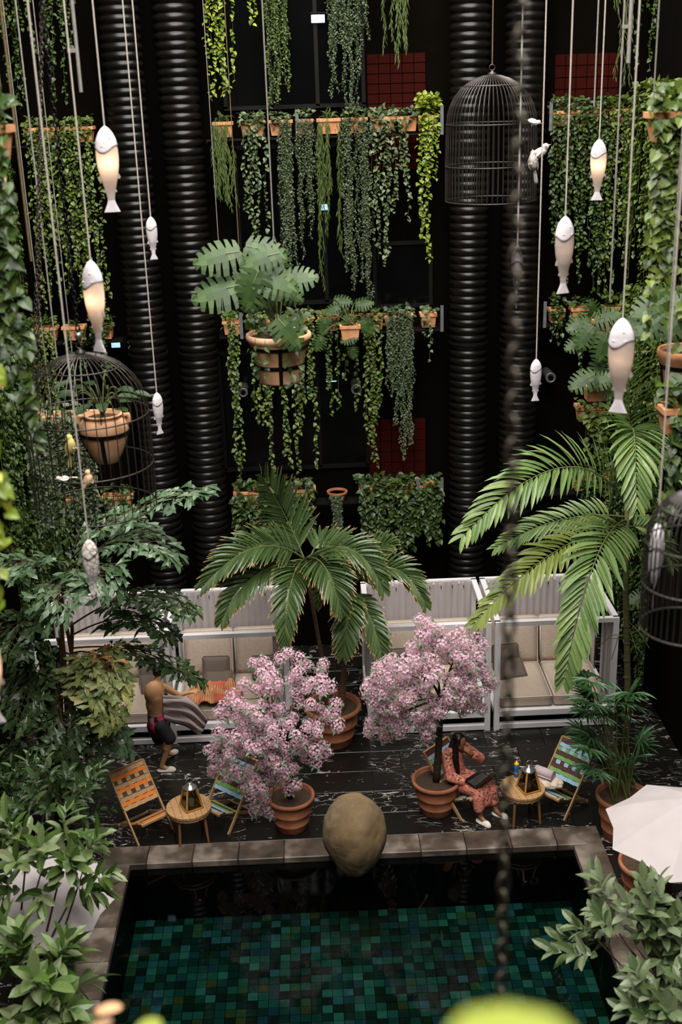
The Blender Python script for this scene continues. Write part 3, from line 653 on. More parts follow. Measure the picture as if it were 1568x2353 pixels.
# side walls, seen edge on
k = 0
names = ['first', 'second', 'third', 'fourth']
for row in (1, 2, 3):
    for i, yy in enumerate((17.9, 17.1, 16.2)):
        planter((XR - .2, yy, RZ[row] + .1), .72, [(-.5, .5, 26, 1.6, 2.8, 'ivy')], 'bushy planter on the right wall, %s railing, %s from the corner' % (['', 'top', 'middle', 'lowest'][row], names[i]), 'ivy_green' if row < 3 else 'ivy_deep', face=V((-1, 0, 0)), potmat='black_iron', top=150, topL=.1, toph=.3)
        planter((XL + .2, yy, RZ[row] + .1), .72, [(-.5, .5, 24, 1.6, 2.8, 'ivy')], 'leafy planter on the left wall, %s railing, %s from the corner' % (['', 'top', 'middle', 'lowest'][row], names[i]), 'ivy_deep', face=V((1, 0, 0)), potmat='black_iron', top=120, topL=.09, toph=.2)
for s_, X in ((1, XR - .2), (-1, XL + .2)):
    for row in (1, 2, 3):
        railing(((X, 15.7, 0), (X, 18.4, 0)), RZ[row] + .1, (), 'dark %s railing ledge carrying planters along the %s wall' % (['', 'top', 'middle', 'lowest'][row], 'right' if s_ > 0 else 'left'))

# ------------------------------------------------------------------ cabanas with day beds
CY0, CY1, CTOP = 15.95, 17.62, 1.86
CAB = [(-4.36, -2.47, 'far left white-framed cabana half hidden by the fishtail palm'), (-2.41, -.52, 'white-framed cabana behind the man and the left blossom tree'),
       (.66, 2.57, 'white-framed cabana behind the right blossom tree'), (2.63, 4.52, 'white-framed cabana at the right, under the tall palm')]
def curtain(name, a, b, z0, z1, parent, amp=.02, n=60, wl=.11):
    a, b = V(a), V(b); d = b - a; nrm = V((-d.y, d.x, 0)).normalized(); vs = []; ph = U(0, 6)
    for j, z in enumerate((z1, z1 - .12, (z0 + z1)/2, z0)):
        for i in range(n + 1):
            t = i/n; q = a + d*t + nrm*(math.sin(ph + t*d.length/wl*2*PI + .5*math.sin(t*9))*amp*(.25 if j == 0 else 1) + math.sin(t*31 + j)*amp*.3)
            vs.append((q.x, q.y, z))
    fs = [(j*(n + 1) + i, j*(n + 1) + i + 1, (j + 1)*(n + 1) + i + 1, (j + 1)*(n + 1) + i) for j in range(3) for i in range(n)]
    m = MB(); m.add(vs, fs); return m.build(name, 'curtain', parent, smooth=True)
def cushion(name, sz, loc, rot, label, cat, group, mat='cushion', piping=True):
    """soft upholstered block with piping round its edges"""
    bm = bmesh.new(); bmesh.ops.create_cube(bm, size=1); bmesh.ops.scale(bm, vec=sz, verts=bm.verts)
    bmesh.ops.subdivide_edges(bm, edges=bm.edges[:], cuts=6, use_grid_fill=True)
    for v in bm.verts:
        x, y, z = v.co.x/sz[0]*2, v.co.y/sz[1]*2, v.co.z/sz[2]*2
        k = min(range(3), key=lambda i: sz[i]); e = [x, y, z]; oth = [abs(e[i]) for i in range(3) if i != k]
        puff = (1 - oth[0]**4)*(1 - oth[1]**4)
        c = list(v.co); c[k] += (1 if e[k] > 0 else -1 if e[k] < 0 else 0)*abs(e[k])*sz[k]*.22*puff; v.co = c
    bmesh.ops.bevel(bm, geom=[e for e in bm.edges if e.calc_face_angle(0) > 1.0], offset=.02, segments=2, affect='EDGES')
    me = bpy.data.meshes.new(name); bm.to_mesh(me); bm.free(); me.materials.append(MATS[mat]); me.polygons.foreach_set('use_smooth', [True]*len(me.polygons))
    t = thing(name, label, cat, loc, group); t.rotation_euler = rot
    obj_from_mesh('cover', me, t)
    if piping:
        k = min(range(3), key=lambda i: sz[i]); o = [i for i in range(3) if i != k]
        for sg in (1,):
            pts = []
            for a, b in ((-1, -1), (1, -1), (1, 1), (-1, 1), (-1, -1)):
                q = [0, 0, 0]; q[o[0]] = a*(sz[o[0]]/2 - .012); q[o[1]] = b*(sz[o[1]]/2 - .012); q[k] = (sz[k]/2 - .006)*(1 if k == 2 else -1); pts.append(q)
            MB().tube(pts, .011, 6).build('piping', 'piping', t, local=True, smooth=True)
    return t
for ci, (x0, x1, lab) in enumerate(CAB):
    g = thing('cabana', lab, 'cabana', ((x0 + x1)/2, CY0, 0), 'white-framed cabanas along the back wall'); pw = .085
    for x in (x0 + pw/2, x1 - pw/2):
        for y in (CY0, CY1): MB().box((x, y, CTOP/2), (pw, pw, CTOP)).build('post', 'white_paint', g)
        MB().bar((x, CY0, CTOP - .035), (x, CY1, CTOP - .035), pw, .07).build('side_beam', 'white_paint', g)
        MB().bar((x, CY0, .3), (x, CY1, .3), pw, .09).build('side_rail', 'white_paint', g)
    for y, z, h, nm in ((CY0, CTOP - .035, .07, 'top_beam'), (CY1, CTOP - .035, .07, 'top_beam'), (CY0, .285, .095, 'bed_rail'), (CY0, .06, .08, 'foot_rail'), (CY1, .285, .095, 'bed_rail')):
        MB().bar((x0 + pw, y, z), (x1 - pw, y, z), pw, h).build(nm, 'white_paint', g)
    MB().box(((x0 + x1)/2, (CY0 + CY1)/2, .3), (x1 - x0 - .1, CY1 - CY0, .04)).build('bed_base', 'white_paint', g)
    xm = (x0 + x1)/2
    curtain('back_curtain', (x0 + .04, CY1 - .05, 0), (x1 - .04, CY1 - .05, 0), .34, CTOP - .02, g)
    xe = x0 + .06 if ci in (0, 2) else x1 - .06
    curtain('side_curtain', (xe, CY1 - .5, 0), (xe, CY1 - .06, 0), .34, CTOP - .03, g, .025, 24, .09)
    curtain('front_curtain', (xe - .02 if ci in (1, 3) else xe + .02, CY0 + .06, 0), (xe - .18 if ci in (1, 3) else xe + .18, CY0 + .07, 0), .3, CTOP - .06, g, .03, 18, .07)
    vs = MB(); n = 9                                          # gathered top hem of the curtain
    for i in range(n):
        cx_ = x0 + .12 + (x1 - x0 - .24)*(i + .5)/n
        vs.box((cx_, CY1 - .085, CTOP - .1), (.012, .012, .05))
    tag(vs.build('curtain_hooks', 'black_iron', g), kind='stuff')
    side = ['far left', 'left', 'right', 'far right'][ci]
    wv_ = (x1 - x0 - .2)/2
    where = ['in the far left cabana', 'in the cabana behind the man', 'behind the right blossom tree', 'in the far right cabana'][ci]
    for j in range(2):
        lr = ['left', 'right'][j]; cxm = x0 + .1 + wv_*(j + .5)
        cushion('seat_cushion', (wv_ - .02, 1.2, .17), (cxm, CY0 + .66, .42), (0, 0, 0), 'beige %s seat cushion %s' % (lr, where), 'cushion', 'beige seat cushions')
        cushion('back_cushion', (wv_ - .03, .16, .78), (cxm, CY1 - .3, .86), (math.radians(-13), 0, 0), 'beige upright %s back cushion %s' % (lr, where), 'cushion', 'beige back cushions')
for x, y, z, tl, rz, lab in [(-2.78, 16.98, .72, 25, .1, 'dark grey knitted pillow left of the standing man'), (-1.75, 16.98, .72, 24, -.04, 'grey knitted pillow on the couch right of the man'), (-.95, 16.98, .7, 24, .05, 'grey knitted pillow half hidden behind the left blossom tree'),
                      (1.15, 16.98, .72, 22, .03, 'grey knitted pillow behind the blossoms of the right tree'), (2.98, 16.98, .72, 22, .12, 'grey knitted pillow at the left of the far right cabana')]:
    cushion('pillow', (.44, .13, .42), (x, y, z), (math.radians(-tl), 0, rz), lab, 'pillow', 'grey knitted pillows', 'knit_grey', False)
    if x in (-1.75, -2.78, 2.98): cushion('pillow', (.46, .12, .4), (x + .05, y - .22, z - .13), (math.radians(-62), 0, rz + .06), {-2.78: 'flatter grey pillow lying before the pillow left of the standing man', -1.75: 'flatter grey pillow lying on the couch beside the patterned throw', 2.98: 'flatter grey pillow lying in the far right cabana'}[x], 'pillow', 'grey knitted pillows', 'knit_grey', False)
# rumpled throws
def throw(loc, sx, sy, h, seed, label):
    n = 26; vs = []; ts = []
    for j in range(n + 1):
        for i in range(n + 1):
            u, v = i/n*2 - 1, j/n*2 - 1; r = max(0, 1 - (abs(u)**2.4 + abs(v)**2.4)*.75)
            q = V((u*2.4 + seed, v*2.4, seed)); z = h*r**.5*(.55 + .75*noise.noise(q) + .35*abs(noise.noise(q*2.3))) + .025*abs(noise.noise(q*4))
            vs.append((u*sx/2*(1 + .15*noise.noise(V((v*2, seed, 0)))), v*sy/2*(1 + .15*noise.noise(V((u*2, 0, seed)))), max(z, .012)))
    m = MB(); m.add(vs, [(j*(n + 1) + i, j*(n + 1) + i + 1, (j + 1)*(n + 1) + i + 1, (j + 1)*(n + 1) + i) for j in range(n) for i in range(n)])
    o = m.build('throw_blanket', 'throw_print', None, smooth=True, local=True); o.location = loc
    so = o.modifiers.new('thick', 'SOLIDIFY'); so.thickness = .012; so.offset = 1
    return tag(o, label, 'blanket')
throw((-1.72, 16.3, .53), .85, .62, .34, 3.1, 'crumpled orange and red patterned throw on the couch beside the man')
throw((-.85, 16.55, .53), .5, .45, .22, 8.4, 'small crumpled patterned throw behind the left blossom tree')

# ------------------------------------------------------------------ clay pots, palms
def claypot(c, R, h, mat='terracotta_brown', parent=None, soil=True):
    c = V(c)
    prof = [(R*.62, 0), (R*.66, .03*h), (R*.70, .2*h), (R*.745, .235*h), (R*.745, .265*h), (R*.73, .29*h), (R*.80, .5*h), (R*.85, .54*h), (R*.85, .58*h), (R*.83, .61*h), (R*.88, .84*h),
            (R*.92, .87*h), (R*.99, .9*h), (R, .94*h), (R*.985, .985*h), (R*.95, h), (R*.89, .99*h), (R*.86, .95*h), (R*.84, .88*h)]
    MB().lathe(prof, 40, c).build('pot', mat, parent, smooth=True)
    if soil:
        n = 30; vs = [c + V((0, 0, .905*h))]
        for k in range(n): a = 2*PI*k/n; vs.append(c + V((R*.85*math.cos(a), R*.85*math.sin(a), .89*h)))
        s = MB(); s.add(vs, [(0, 1 + k, 1 + (k + 1) % n) for k in range(n)]); s.build('soil', 'soil', parent)
def frond(parent, pts, leaf, stalk, L=.34, n=30, w=.03, droop=.9, start=.12, ang=55, lift=.25, rr=.012, up=None, sharp=False, tw=0.0, lseg=5, prof=None):
    """a feather leaf: three-point rib with paired leaflets; rib is a sub-part"""
    pts = [V(p) for p in pts]
    ps = quad3(pts[0], pts[1], pts[2], 24) if len(pts) == 3 else pts
    tot = len(ps) - 1; b = MB()
    for i in range(n):
        t = start + (1 - start)*(i + .5)/n; k = min(tot - 1, int(t*tot)); fr_ = t*tot - k
        p = ps[k].lerp(ps[k + 1], fr_); d = (ps[k + 1] - ps[k]).normalized()
        u = V(up) if up else V((0, -.6, .8)); x = d.cross(u)
        if x.length < .15: x = d.cross(V((0, -1, .3)))
        x.normalize(); nn = x.cross(d).normalized()
        env = (math.sin(PI*min(1, .18 + .74*t)))**.7
        for sd in (-1, 1):
            a = math.radians(ang + U(-6, 6) - 28*t)
            dr = d*math.cos(a) + x*(sd*math.sin(a)) + nn*(lift + U(-.1, .1))
            b.blade(p, dr, nn*1.0 + x*(sd*.25), L*env*U(.88, 1.08), w, droop*U(.7, 1.2), lseg, prof=prof or (lambda t: math.sin(PI*min(1, t*.8 + .2))**.5))
    f = b.build('frond', leaf, parent)
    m = MB(); m.tube(ps, [rr*(1 - .75*i/tot) for i in range(tot + 1)], 5); m.build('rib', stalk, f, smooth=True)
    return f
def P(x, y, Y): return ay(x, y, Y)
# centre palm in a big clay pot
pc = az(764, 1622, .62); base = V((pc.x, pc.y, 0))
g = thing('potted_palm', 'double-trunked palm with brown-tipped fronds in a big clay pot between the cabanas', 'palm', base)
claypot(base, .45, .66, parent=g)
Yc = base.y
tk = quad3(base + V((-.02, -.05, .55)), P(738, 1500, Yc - .05), P(700, 1285, Yc - .1), 16)
MB().tube(tk, [.075 - .045*min(1, i/9) for i in range(17)], 10).build('trunk', 'palm_trunk', g, smooth=True)
tk2 = quad3(base + V((.1, -.1, .55)), P(792, 1530, Yc - .1), P(800, 1355, Yc - .15), 16)
MB().tube(tk2, [.085 - .05*min(1, i/8) for i in range(17)], 10).build('trunk', 'palm_trunk', g, smooth=True)
c0, c1 = tk[-1], tk2[-1]
for a, b, e, L, n in [
    (c0, P(655, 1185, Yc + .1), P(600, 1092, Yc - .1), .52, 26), (c0, P(590, 1258, Yc - .5), P(470, 1345, Yc - .8), .46, 34), (c0, P(585, 1325, Yc - .6), P(512, 1425, Yc - .9), .40, 30),
    (c0, P(668, 1345, Yc - .8), P(655, 1478, Yc - 1.1), .40, 34), (c0, P(745, 1300, Yc - .9), P(785, 1400, Yc - 1.2), .46, 32), (c0, P(805, 1262, Yc - .3), P(880, 1355, Yc - .5), .42, 30),
    (c0 + V((.1, 0, .05)), P(760, 1245, Yc + .3), P(850, 1290, Yc + .2), .36, 26), (c0, P(640, 1240, Yc + .4), P(560, 1290, Yc + .5), .4, 28),
    (c1, P(800, 1410, Yc - .7), P(790, 1502, Yc - .9), .38, 32), (c1, P(900, 1305, Yc - .3), P(978, 1392, Yc - .5), .36, 30), (c1, P(850, 1420, Yc - .6), P(882, 1520, Yc - .8), .34, 30),
    (c1, P(850, 1270, Yc), P(905, 1255, Yc - .1), .3, 22), (c1, P(760, 1330, Yc + .2), P(730, 1390, Yc + .3), .3, 22), (c1, P(835, 1300, Yc + .3), P(880, 1330, Yc + .4), .3, 22)]:
    frond(g, (a, b, e), 'palm_leaf', 'stem_green', L*1.12, int(n*1.2), .05, .6, ang=52, rr=.014)
# tall palm at the right
bR = V((4.42, 14.75, 0)); YR = bR.y
g = thing('tall_palm', 'tall thin-trunked palm with long light green fronds at the right', 'palm', bR)
top = P(1442, 1165, YR)
MB().tube([bR, bR.lerp(top, .35) + V((.015, 0, 0)), bR.lerp(top, .7) - V((.02, 0, 0)), top], [.05, .045, .04, .035], 10).build('trunk', 'palm_trunk_green', g, smooth=True)
for z in [.4 + .27*i for i in range(9)]:
    q = bR.lerp(top, z/top.z); MB().lathe([(.045, -.012), (.054, 0), (.045, .012)], 12, q).build('node_ring', 'palm_trunk', g, smooth=True)
rt = MB(); q = bR.lerp(top, .52)
for _ in range(16):
    a = U(0, 6.28); l = U(.15, .45); rt.tube([q + V((0, 0, U(-.2, .35))), q + V((math.cos(a)*l*.6, math.sin(a)*l*.6, U(-.1, .1))), q + V((math.cos(a)*l, math.sin(a)*l, U(-.35, 0)))], .006, 4)
tag(rt.build('aerial_roots', 'stem_green', g), kind='stuff')
for a, b, e, L, n, mt, w in [
    (top + V((0, 0, .0)), P(1290, 1075, YR - .6), P(1062, 1235, YR - 1.1), .62, 32, 'palm_light', .055), (top, P(1446, 985, YR - .2), P(1447, 800, YR - .5), .60, 30, 'palm_light', .042),
    (top + V((0, .2, .3)), P(1455, 985, YR - .9), P(1463, 1165, YR - 1.6), .62, 32, 'palm_light', .055), (top - V((0, 0, .2)), P(1368, 1290, YR - 1.0), P(1296, 1565, YR - 1.5), .62, 30, 'palm_light', .07),
    (top - V((0, 0, .25)), P(1265, 1275, YR - .6), P(1090, 1435, YR - .9), .46, 30, 'palm_yellow', .055), (top - V((0, 0, .15)), P(1290, 1195, YR + .1), P(1140, 1260, YR + .2), .4, 26, 'palm_light', .04),
    (top, P(1530, 1060, YR - .6), P(1620, 1150, YR - 1.0), .6, 28, 'palm_light', .055), (top - V((0, 0, .3)), P(1500, 1225, YR + .2), P(1545, 1300, YR + .3), .42, 22, 'palm_light', .04)]:
    frond(g, (a, b, e), mt, 'stem_green', L, int(n*1.1), w*1.15, .8, ang=58, rr=.016, lift=.3, lseg=5)

# ------------------------------------------------------------------ blossom trees in clay pots
def blossom_cluster(seed, n=58, r=.082):
    rg = random.Random(seed); b = MB()
    for i in range(n):
        # flowers all round a small ball, each with five petals
        z = 1 - 2*(i + .5)/n; a = i*2.399 + rg.uniform(-.3, .3); q = math.sqrt(max(0, 1 - z*z))
        nr = V((q*math.cos(a), q*math.sin(a), z)); p = nr*r*rg.uniform(.7, 1.2)
        x, y = frame(nr); s = rg.uniform(.017, .025); t0 = rg.uniform(0, 6)
        for k in range(5):
            an = t0 + k*2*PI/5; d = x*math.cos(an) + y*math.sin(an); sd = x*-math.sin(an) + y*math.cos(an); up_ = nr*rg.uniform(.15, .6)
            e = (d + up_).normalized()
            b.add([p, p + e*s*.6 - sd*s*.42, p + e*s*1.05 - sd*s*.12, p + e*s*.6 + sd*s*.42], [(0, 3, 2, 1)])
    me = b.mesh('blossom_cluster'); me.materials.append(MATS['blossom']); return me
BC = [blossom_cluster(i) for i in range(6)]
def blossom_tree(label, potpx, potR, poth, trunk_top, crown, blobs, off, sc, depth):
    pc = az(potpx[0], potpx[1], poth*.9); base = V((pc.x, pc.y, 0)); Y = base.y
    g = thing('blossom_tree', label, 'tree', base, 'pink blossom trees in clay pots'); claypot(base, potR, poth, parent=g)
    tt = P(trunk_top[0], trunk_top[1], Y)
    MB().tube(quad3(base + V((0, 0, poth*.85)), base.lerp(tt, .6) + V((.01, 0, .15)), tt, 8), [.055, .053, .05, .048, .046, .044, .042, .04, .036], 10).build('trunk', 'bark_dark', g, smooth=True)
    cx, cy, rx, ry = crown; pos = []
    for bx_, by_ in blobs:
        px, py = off[0] + bx_/sc, off[1] + by_/sc
        rr = min(1, math.hypot((px - cx)/rx, (py - cy)/ry)); h = math.sqrt(1 - rr*rr)*depth
        pos.append(P(px, py, Y - .1 - h*R_.uniform(.35, 1.0) + .2*rr))
        if rr < .75 and U(0, 1) < .2: pos.append(P(px + U(-14, 14), py + U(-14, 14), Y + h*R_.uniform(.1, .7)))
    # main limbs reach for the centres of the crown, twigs for every cluster
    ctr = P(cx, cy, Y - .05); nl = 9; limbs = []
    rg = random.Random(5)
    cent = rg.sample(pos, nl)
    for it in range(4):
        grp = [[] for _ in cent]
        for q in pos: grp[min(range(nl), key=lambda i: (cent[i] - q).length)].append(q)
        cent = [sum(gp, V())/len(gp) if gp else c for gp, c in zip(grp, cent)]
    for c, gp in zip(cent, grp):
        st = tt - V((0, 0, rg.uniform(0, .12))); e = st.lerp(c, .8); ps = quad3(st, st.lerp(e, .5) + V((0, 0, .08)), e, 8)
        br = MB(); br.tube(ps, [.022 - .0016*i for i in range(9)], 6); bo = br.build('branch', 'bark_dark', g, smooth=True)
        tw = MB()
        for q in gp:
            k = ps[rg.randint(3, 8)]; tw.tube([k, k.lerp(q, .5) + V((rg.uniform(-.04, .04), 0, -.03)), q], [.007, .005, .003], 4)
        if gp: tag(tw.build('twigs', 'stem_brown', bo), kind='stuff')
    lf = MB()
    for i, q in enumerate(pos):
        s = U(.8, 1.15); obj_from_mesh('blossom_cluster', BC[i % 6], g, q - base, (U(0, 6), U(0, 6), U(0, 6)), (s, s, s))['kind'] = 'stuff'
        for _ in range(4):
            d = V((U(-1, 1), U(-1, .4), U(-1, .8))).normalized(); lf.heart(q + d*.07*s, d, V((0, -.4, 1)), U(.05, .08), .5)
    tag(lf.build('leaves', 'blossom_leaf', g), kind='stuff')
B1 = [(480,250),(570,230),(620,290),(720,210),(790,160),(900,210),(970,270),(1110,260),(1090,330),(880,330),(830,400),(560,350),(520,300),(650,360),(600,410),(700,440),(900,410),(1000,420),(1100,410),(1170,460),(1090,500),(400,450),(530,480),(620,480),(690,510),(860,520),(940,480),(290,550),(210,640),(170,700),(230,730),(330,620),(400,640),(470,670),(560,620),(640,660),(720,660),(890,600),(1000,620),(1080,650),(1220,620),(1130,700),(1220,700),(1160,760),(1240,810),(330,740),(430,730),(520,740),(600,760),(680,790),(560,840),(450,830),(380,790),(650,850),(720,900),(800,800),(840,730),(980,800),(1050,870),(960,830),(1060,800),(870,900),(920,950),(1010,930),(1100,1000),(1130,1050),(960,1090),(1030,1040),(900,1020),(1050,1150),(160,860),(230,900),(320,920),(410,890),(150,990),(80,1030),(250,990),(340,980),(430,980),(490,1020),(120,1080),(200,1120),(280,1070),(380,1060),(550,950),(640,950),(700,980),(760,1000),(580,1020),(130,1180),(110,1230),(220,1180),(300,1200),(240,1290),(350,1250),(430,1210),(430,1300),(500,1310),(390,1370),(470,1370),(560,1170),(650,1120),(770,1090),(650,1230),(700,1180),(790,1200),(850,1200),(620,1300),(700,1290),(760,1260),(860,1350),(800,1380),(560,1380),(470,1450),(580,1470),(500,1540),(490,1590),(600,1570),(640,1600)]
B2 = [(635,200),(700,240),(640,300),(770,270),(830,300),(640,370),(720,340),(790,370),(1030,320),(1190,350),(1270,450),(880,370),(960,370),(1080,420),(1150,430),(560,480),(600,530),(700,420),(760,460),(850,440),(940,450),(1010,420),(500,600),(600,610),(690,560),(760,590),(900,540),(1040,510),(1120,500),(1210,500),(1220,560),(1080,580),(1000,560),(350,590),(270,650),(220,680),(420,680),(340,680),(190,760),(260,740),(330,750),(500,720),(590,680),(680,680),(740,680),(820,640),(820,710),(1040,620),(1060,690),(980,740),(1150,660),(1210,680),(1270,670),(1270,730),(1310,780),(1370,820),(1340,850),(120,830),(100,890),(180,860),(260,830),(340,820),(420,790),(500,800),(580,780),(620,830),(700,800),(690,880),(780,780),(920,790),(1000,810),(1080,760),(1120,790),(1180,740),(130,970),(200,930),(270,930),(340,900),(420,860),(540,920),(620,900),(560,970),(520,1010),(740,990),(900,920),(970,870),(1040,880),(1130,870),(1180,940),(1270,920),(1100,950),(1030,940),(940,980),(880,1010),(960,1030),(1030,1000),(1150,990),(1110,1080),(1200,1050),(1250,1080),(180,1030),(250,1020),(320,1010),(390,1040),(440,990),(220,1090),(290,1080),(370,1090),(430,1060),(200,1150),(130,1220),(120,1290),(130,1330),(180,1260),(260,1180),(330,1200),(400,1180),(480,1140),(270,1330),(310,1260),(380,1260),(290,1370),(440,1230),(480,1260),(420,1320),(590,1190),(650,1140),(730,1100),(800,1110),(850,1110),(640,1260),(720,1200),(760,1240),(710,1340),(690,1400),(640,1200)]
blossom_tree('pink blossom tree in a clay pot, left of the boulder', (668, 1832), .335, .52, (655, 1700), (625, 1690, 160, 200), B1, (460, 1460), 3.92, .62)
blossom_tree('pink blossom tree in a clay pot beside the seated woman, right of the boulder', (1003, 1795), .345, .52, (1012, 1600), (985, 1560, 160, 170), B2, (820, 1380), 4.356, .62)

# ------------------------------------------------------------------ fishtail palm, lady palm, shrubs
def fish_frond(parent, a, b, e, leaf, spread=.42, n=11, L=.19, w=.1, m=6):
    ps = quad3(a, b, e, 20); lf = MB(); rb = MB(); rb.tube(ps, [.014*(1 - .8*i/20) for i in range(21)], 5)
    for i in range(n):
        t = .22 + .78*(i + .5)/n; k = min(19, int(t*20)); p = ps[k].lerp(ps[k + 1], t*20 - k); d = (ps[k + 1] - ps[k]).normalized()
        x = d.cross(V((0, 0, 1))); x.normalize() if x.length > .1 else None; nn = x.cross(d)
        ln = spread*(math.sin(PI*(.2 + .72*t)))**.8
        for sd in (-1, 1):
            dr = (d*.65 + x*sd*.8 + nn*U(.05, .25)).normalized(); q0 = p; pp = [V(p)]
            for j in range(m):
                q = p + dr*(ln*(j + 1)/m) - V((0, 0, .12*ln*((j + 1)/m)**2)); pp.append(q)
                s2 = 1 if j % 2 else -1; xx = dr.cross(nn)
                if U(0, 1) < .14: continue
                lf.wedge(q, dr*U(.4, .9) + xx*(s2*U(.4, 1.0)) + V((0, 0, -U(-.1, .7))), nn + V((U(-.8, .8), U(-.9, .3), U(-.2, .4))), L*U(.65, 1.25), w*U(.7, 1.15))
            rb.tube([pp[0], pp[len(pp)//2], pp[-1]], [.006, .004, .002], 4, False)
    f = lf.build('frond', leaf, parent); rb.build('rib', 'stem_brown', f, smooth=True)
bF = V((-3.75, 14.1, 0)); YF = bF.y
g = thing('fishtail_palm', 'bushy fishtail palm with ragged leaflets at the left, in front of the cabana', 'palm', bF)
for k, (px, py) in enumerate([(150, 1290), (120, 1240), (165, 1430), (105, 1330)]):
    MB().tube(quad3(bF + V((U(-.1, .1), U(-.1, .1), 0)), P(140 + 10*k, 1560, YF), P(px, py, YF - .1), 10), [.04 - .002*i for i in range(11)], 8).build('stem', 'palm_trunk', g, smooth=True)
for a, b, e, mt, sp, n in [
    ((150, 1300, 0), (290, 1185, -.3), (470, 1125, -.2), 'fishtail', .36, 13), ((140, 1330, 0), (270, 1245, -.4), (395, 1275, -.6), 'fishtail', .4, 12), ((120, 1340, 0), (220, 1215, .2), (330, 1215, .2), 'fishtail', .38, 10),
    ((140, 1350, 0), (200, 1310, -.8), (245, 1345, -1.2), 'fishtail', .38, 10), ((130, 1340, 0), (80, 1290, -.6), (30, 1310, -1.0), 'fishtail', .4, 10), ((130, 1350, 0), (140, 1350, -1.2), (120, 1420, -1.6), 'fishtail', .34, 9),
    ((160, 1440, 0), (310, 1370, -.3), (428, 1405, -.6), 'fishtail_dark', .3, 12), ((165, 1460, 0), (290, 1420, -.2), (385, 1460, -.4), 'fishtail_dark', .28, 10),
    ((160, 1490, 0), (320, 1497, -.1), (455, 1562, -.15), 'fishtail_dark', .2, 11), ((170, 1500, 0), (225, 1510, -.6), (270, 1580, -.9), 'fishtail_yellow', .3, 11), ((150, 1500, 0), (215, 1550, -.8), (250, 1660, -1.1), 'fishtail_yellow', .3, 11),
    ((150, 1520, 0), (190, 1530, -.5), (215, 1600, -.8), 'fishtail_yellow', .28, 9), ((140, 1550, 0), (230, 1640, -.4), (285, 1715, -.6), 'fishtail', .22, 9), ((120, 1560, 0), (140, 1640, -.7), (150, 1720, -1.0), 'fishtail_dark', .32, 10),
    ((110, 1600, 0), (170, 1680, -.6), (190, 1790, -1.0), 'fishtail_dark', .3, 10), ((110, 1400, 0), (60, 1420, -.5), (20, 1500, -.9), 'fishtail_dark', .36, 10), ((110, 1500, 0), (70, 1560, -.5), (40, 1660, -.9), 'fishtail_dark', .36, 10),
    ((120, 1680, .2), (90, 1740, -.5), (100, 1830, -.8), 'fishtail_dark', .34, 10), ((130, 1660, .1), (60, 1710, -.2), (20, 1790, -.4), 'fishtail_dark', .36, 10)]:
    fish_frond(g, P(a[0], a[1], YF + a[2]), P(b[0], b[1], YF + b[2]), P(e[0], e[1], YF + e[2]), mt, sp, n)
dl = MB()
for _ in range(40): dl.wedge(P(U(205, 275), U(1502, 1532), YF - U(.3, .8)), V((U(-.5, 1), U(-1, .2), U(-.7, .3))), V((0, -.4, 1)), U(.1, .17), .07)
tag(dl.build('dry_leaflets', 'orange_leaf', g), kind='stuff', label='cluster of dry orange leaflets')
# creeping ivy on poles among the palm
for px, py0, py1, Yo, lab in [(75, 1380, 1800, -.5, 'dark ivy climbing beside the fishtail palm at the far left'), (118, 1450, 1760, .0, 'thin ivy strand climbing through the fishtail palm'), (100, 1000, 1330, -.4, 'leafy ivy hanging just left of the fishtail palm top')]:
    a, b = P(px, py0, YF + Yo), P(px, py1, YF + Yo); g2 = thing('climbing_ivy', lab, 'ivy', (b.x, b.y, 0)); lv, st = MB(), MB()
    for _ in range(9): trail(lv, st, a + V((U(-.18, .18), U(-.15, .1), U(-.2, .1))), a.z - b.z, 'pothos')
    tag(lv.build('foliage', 'ivy_deep', g2), kind='stuff'); st.build('stems', 'stem_green', g2)
# lady palm in its clay pot
pc = az(1432, 1832, .6); bL = V((pc.x, pc.y, 0)); YL = bL.y
g = thing('lady_palm', 'dark fan-leaved lady palm in a clay pot behind the right parasol', 'palm', bL)
claypot(bL, .36, .66, parent=g)
for i in range(34):
    px, py = U(1315, 1475), U(1560, 1790)
    if (px - 1405)**2/95**2 + (py - 1665)**2/120**2 > 1.1: px = 1400 + (px - 1400)*.6
    q = P(px, py, YL + U(-.35, .5)); a0 = bL + V((U(-.15, .15), U(-.15, .15), .6))
    st = MB(); st.tube(quad3(a0, a0.lerp(q, .5) + V((0, 0, .2)), q, 6), .007, 4, False); so = st.build('stalk', 'stem_green', g)
    b = MB(); out = (q - V((bL.x, bL.y + .3, q.z - .25))).normalized(); x, y = frame(out); nb = R_.randint(8, 12)
    for k in range(nb):
        an = math.radians(-105 + 210*k/(nb - 1)); d = out*math.cos(an) + x*math.sin(an) + V((0, 0, .15))
        b.blade(q, d, V((0, -.3, 1)), U(.26, .36), .032, .75, 4)
    b.build('fan_leaf', 'rhapis', so)
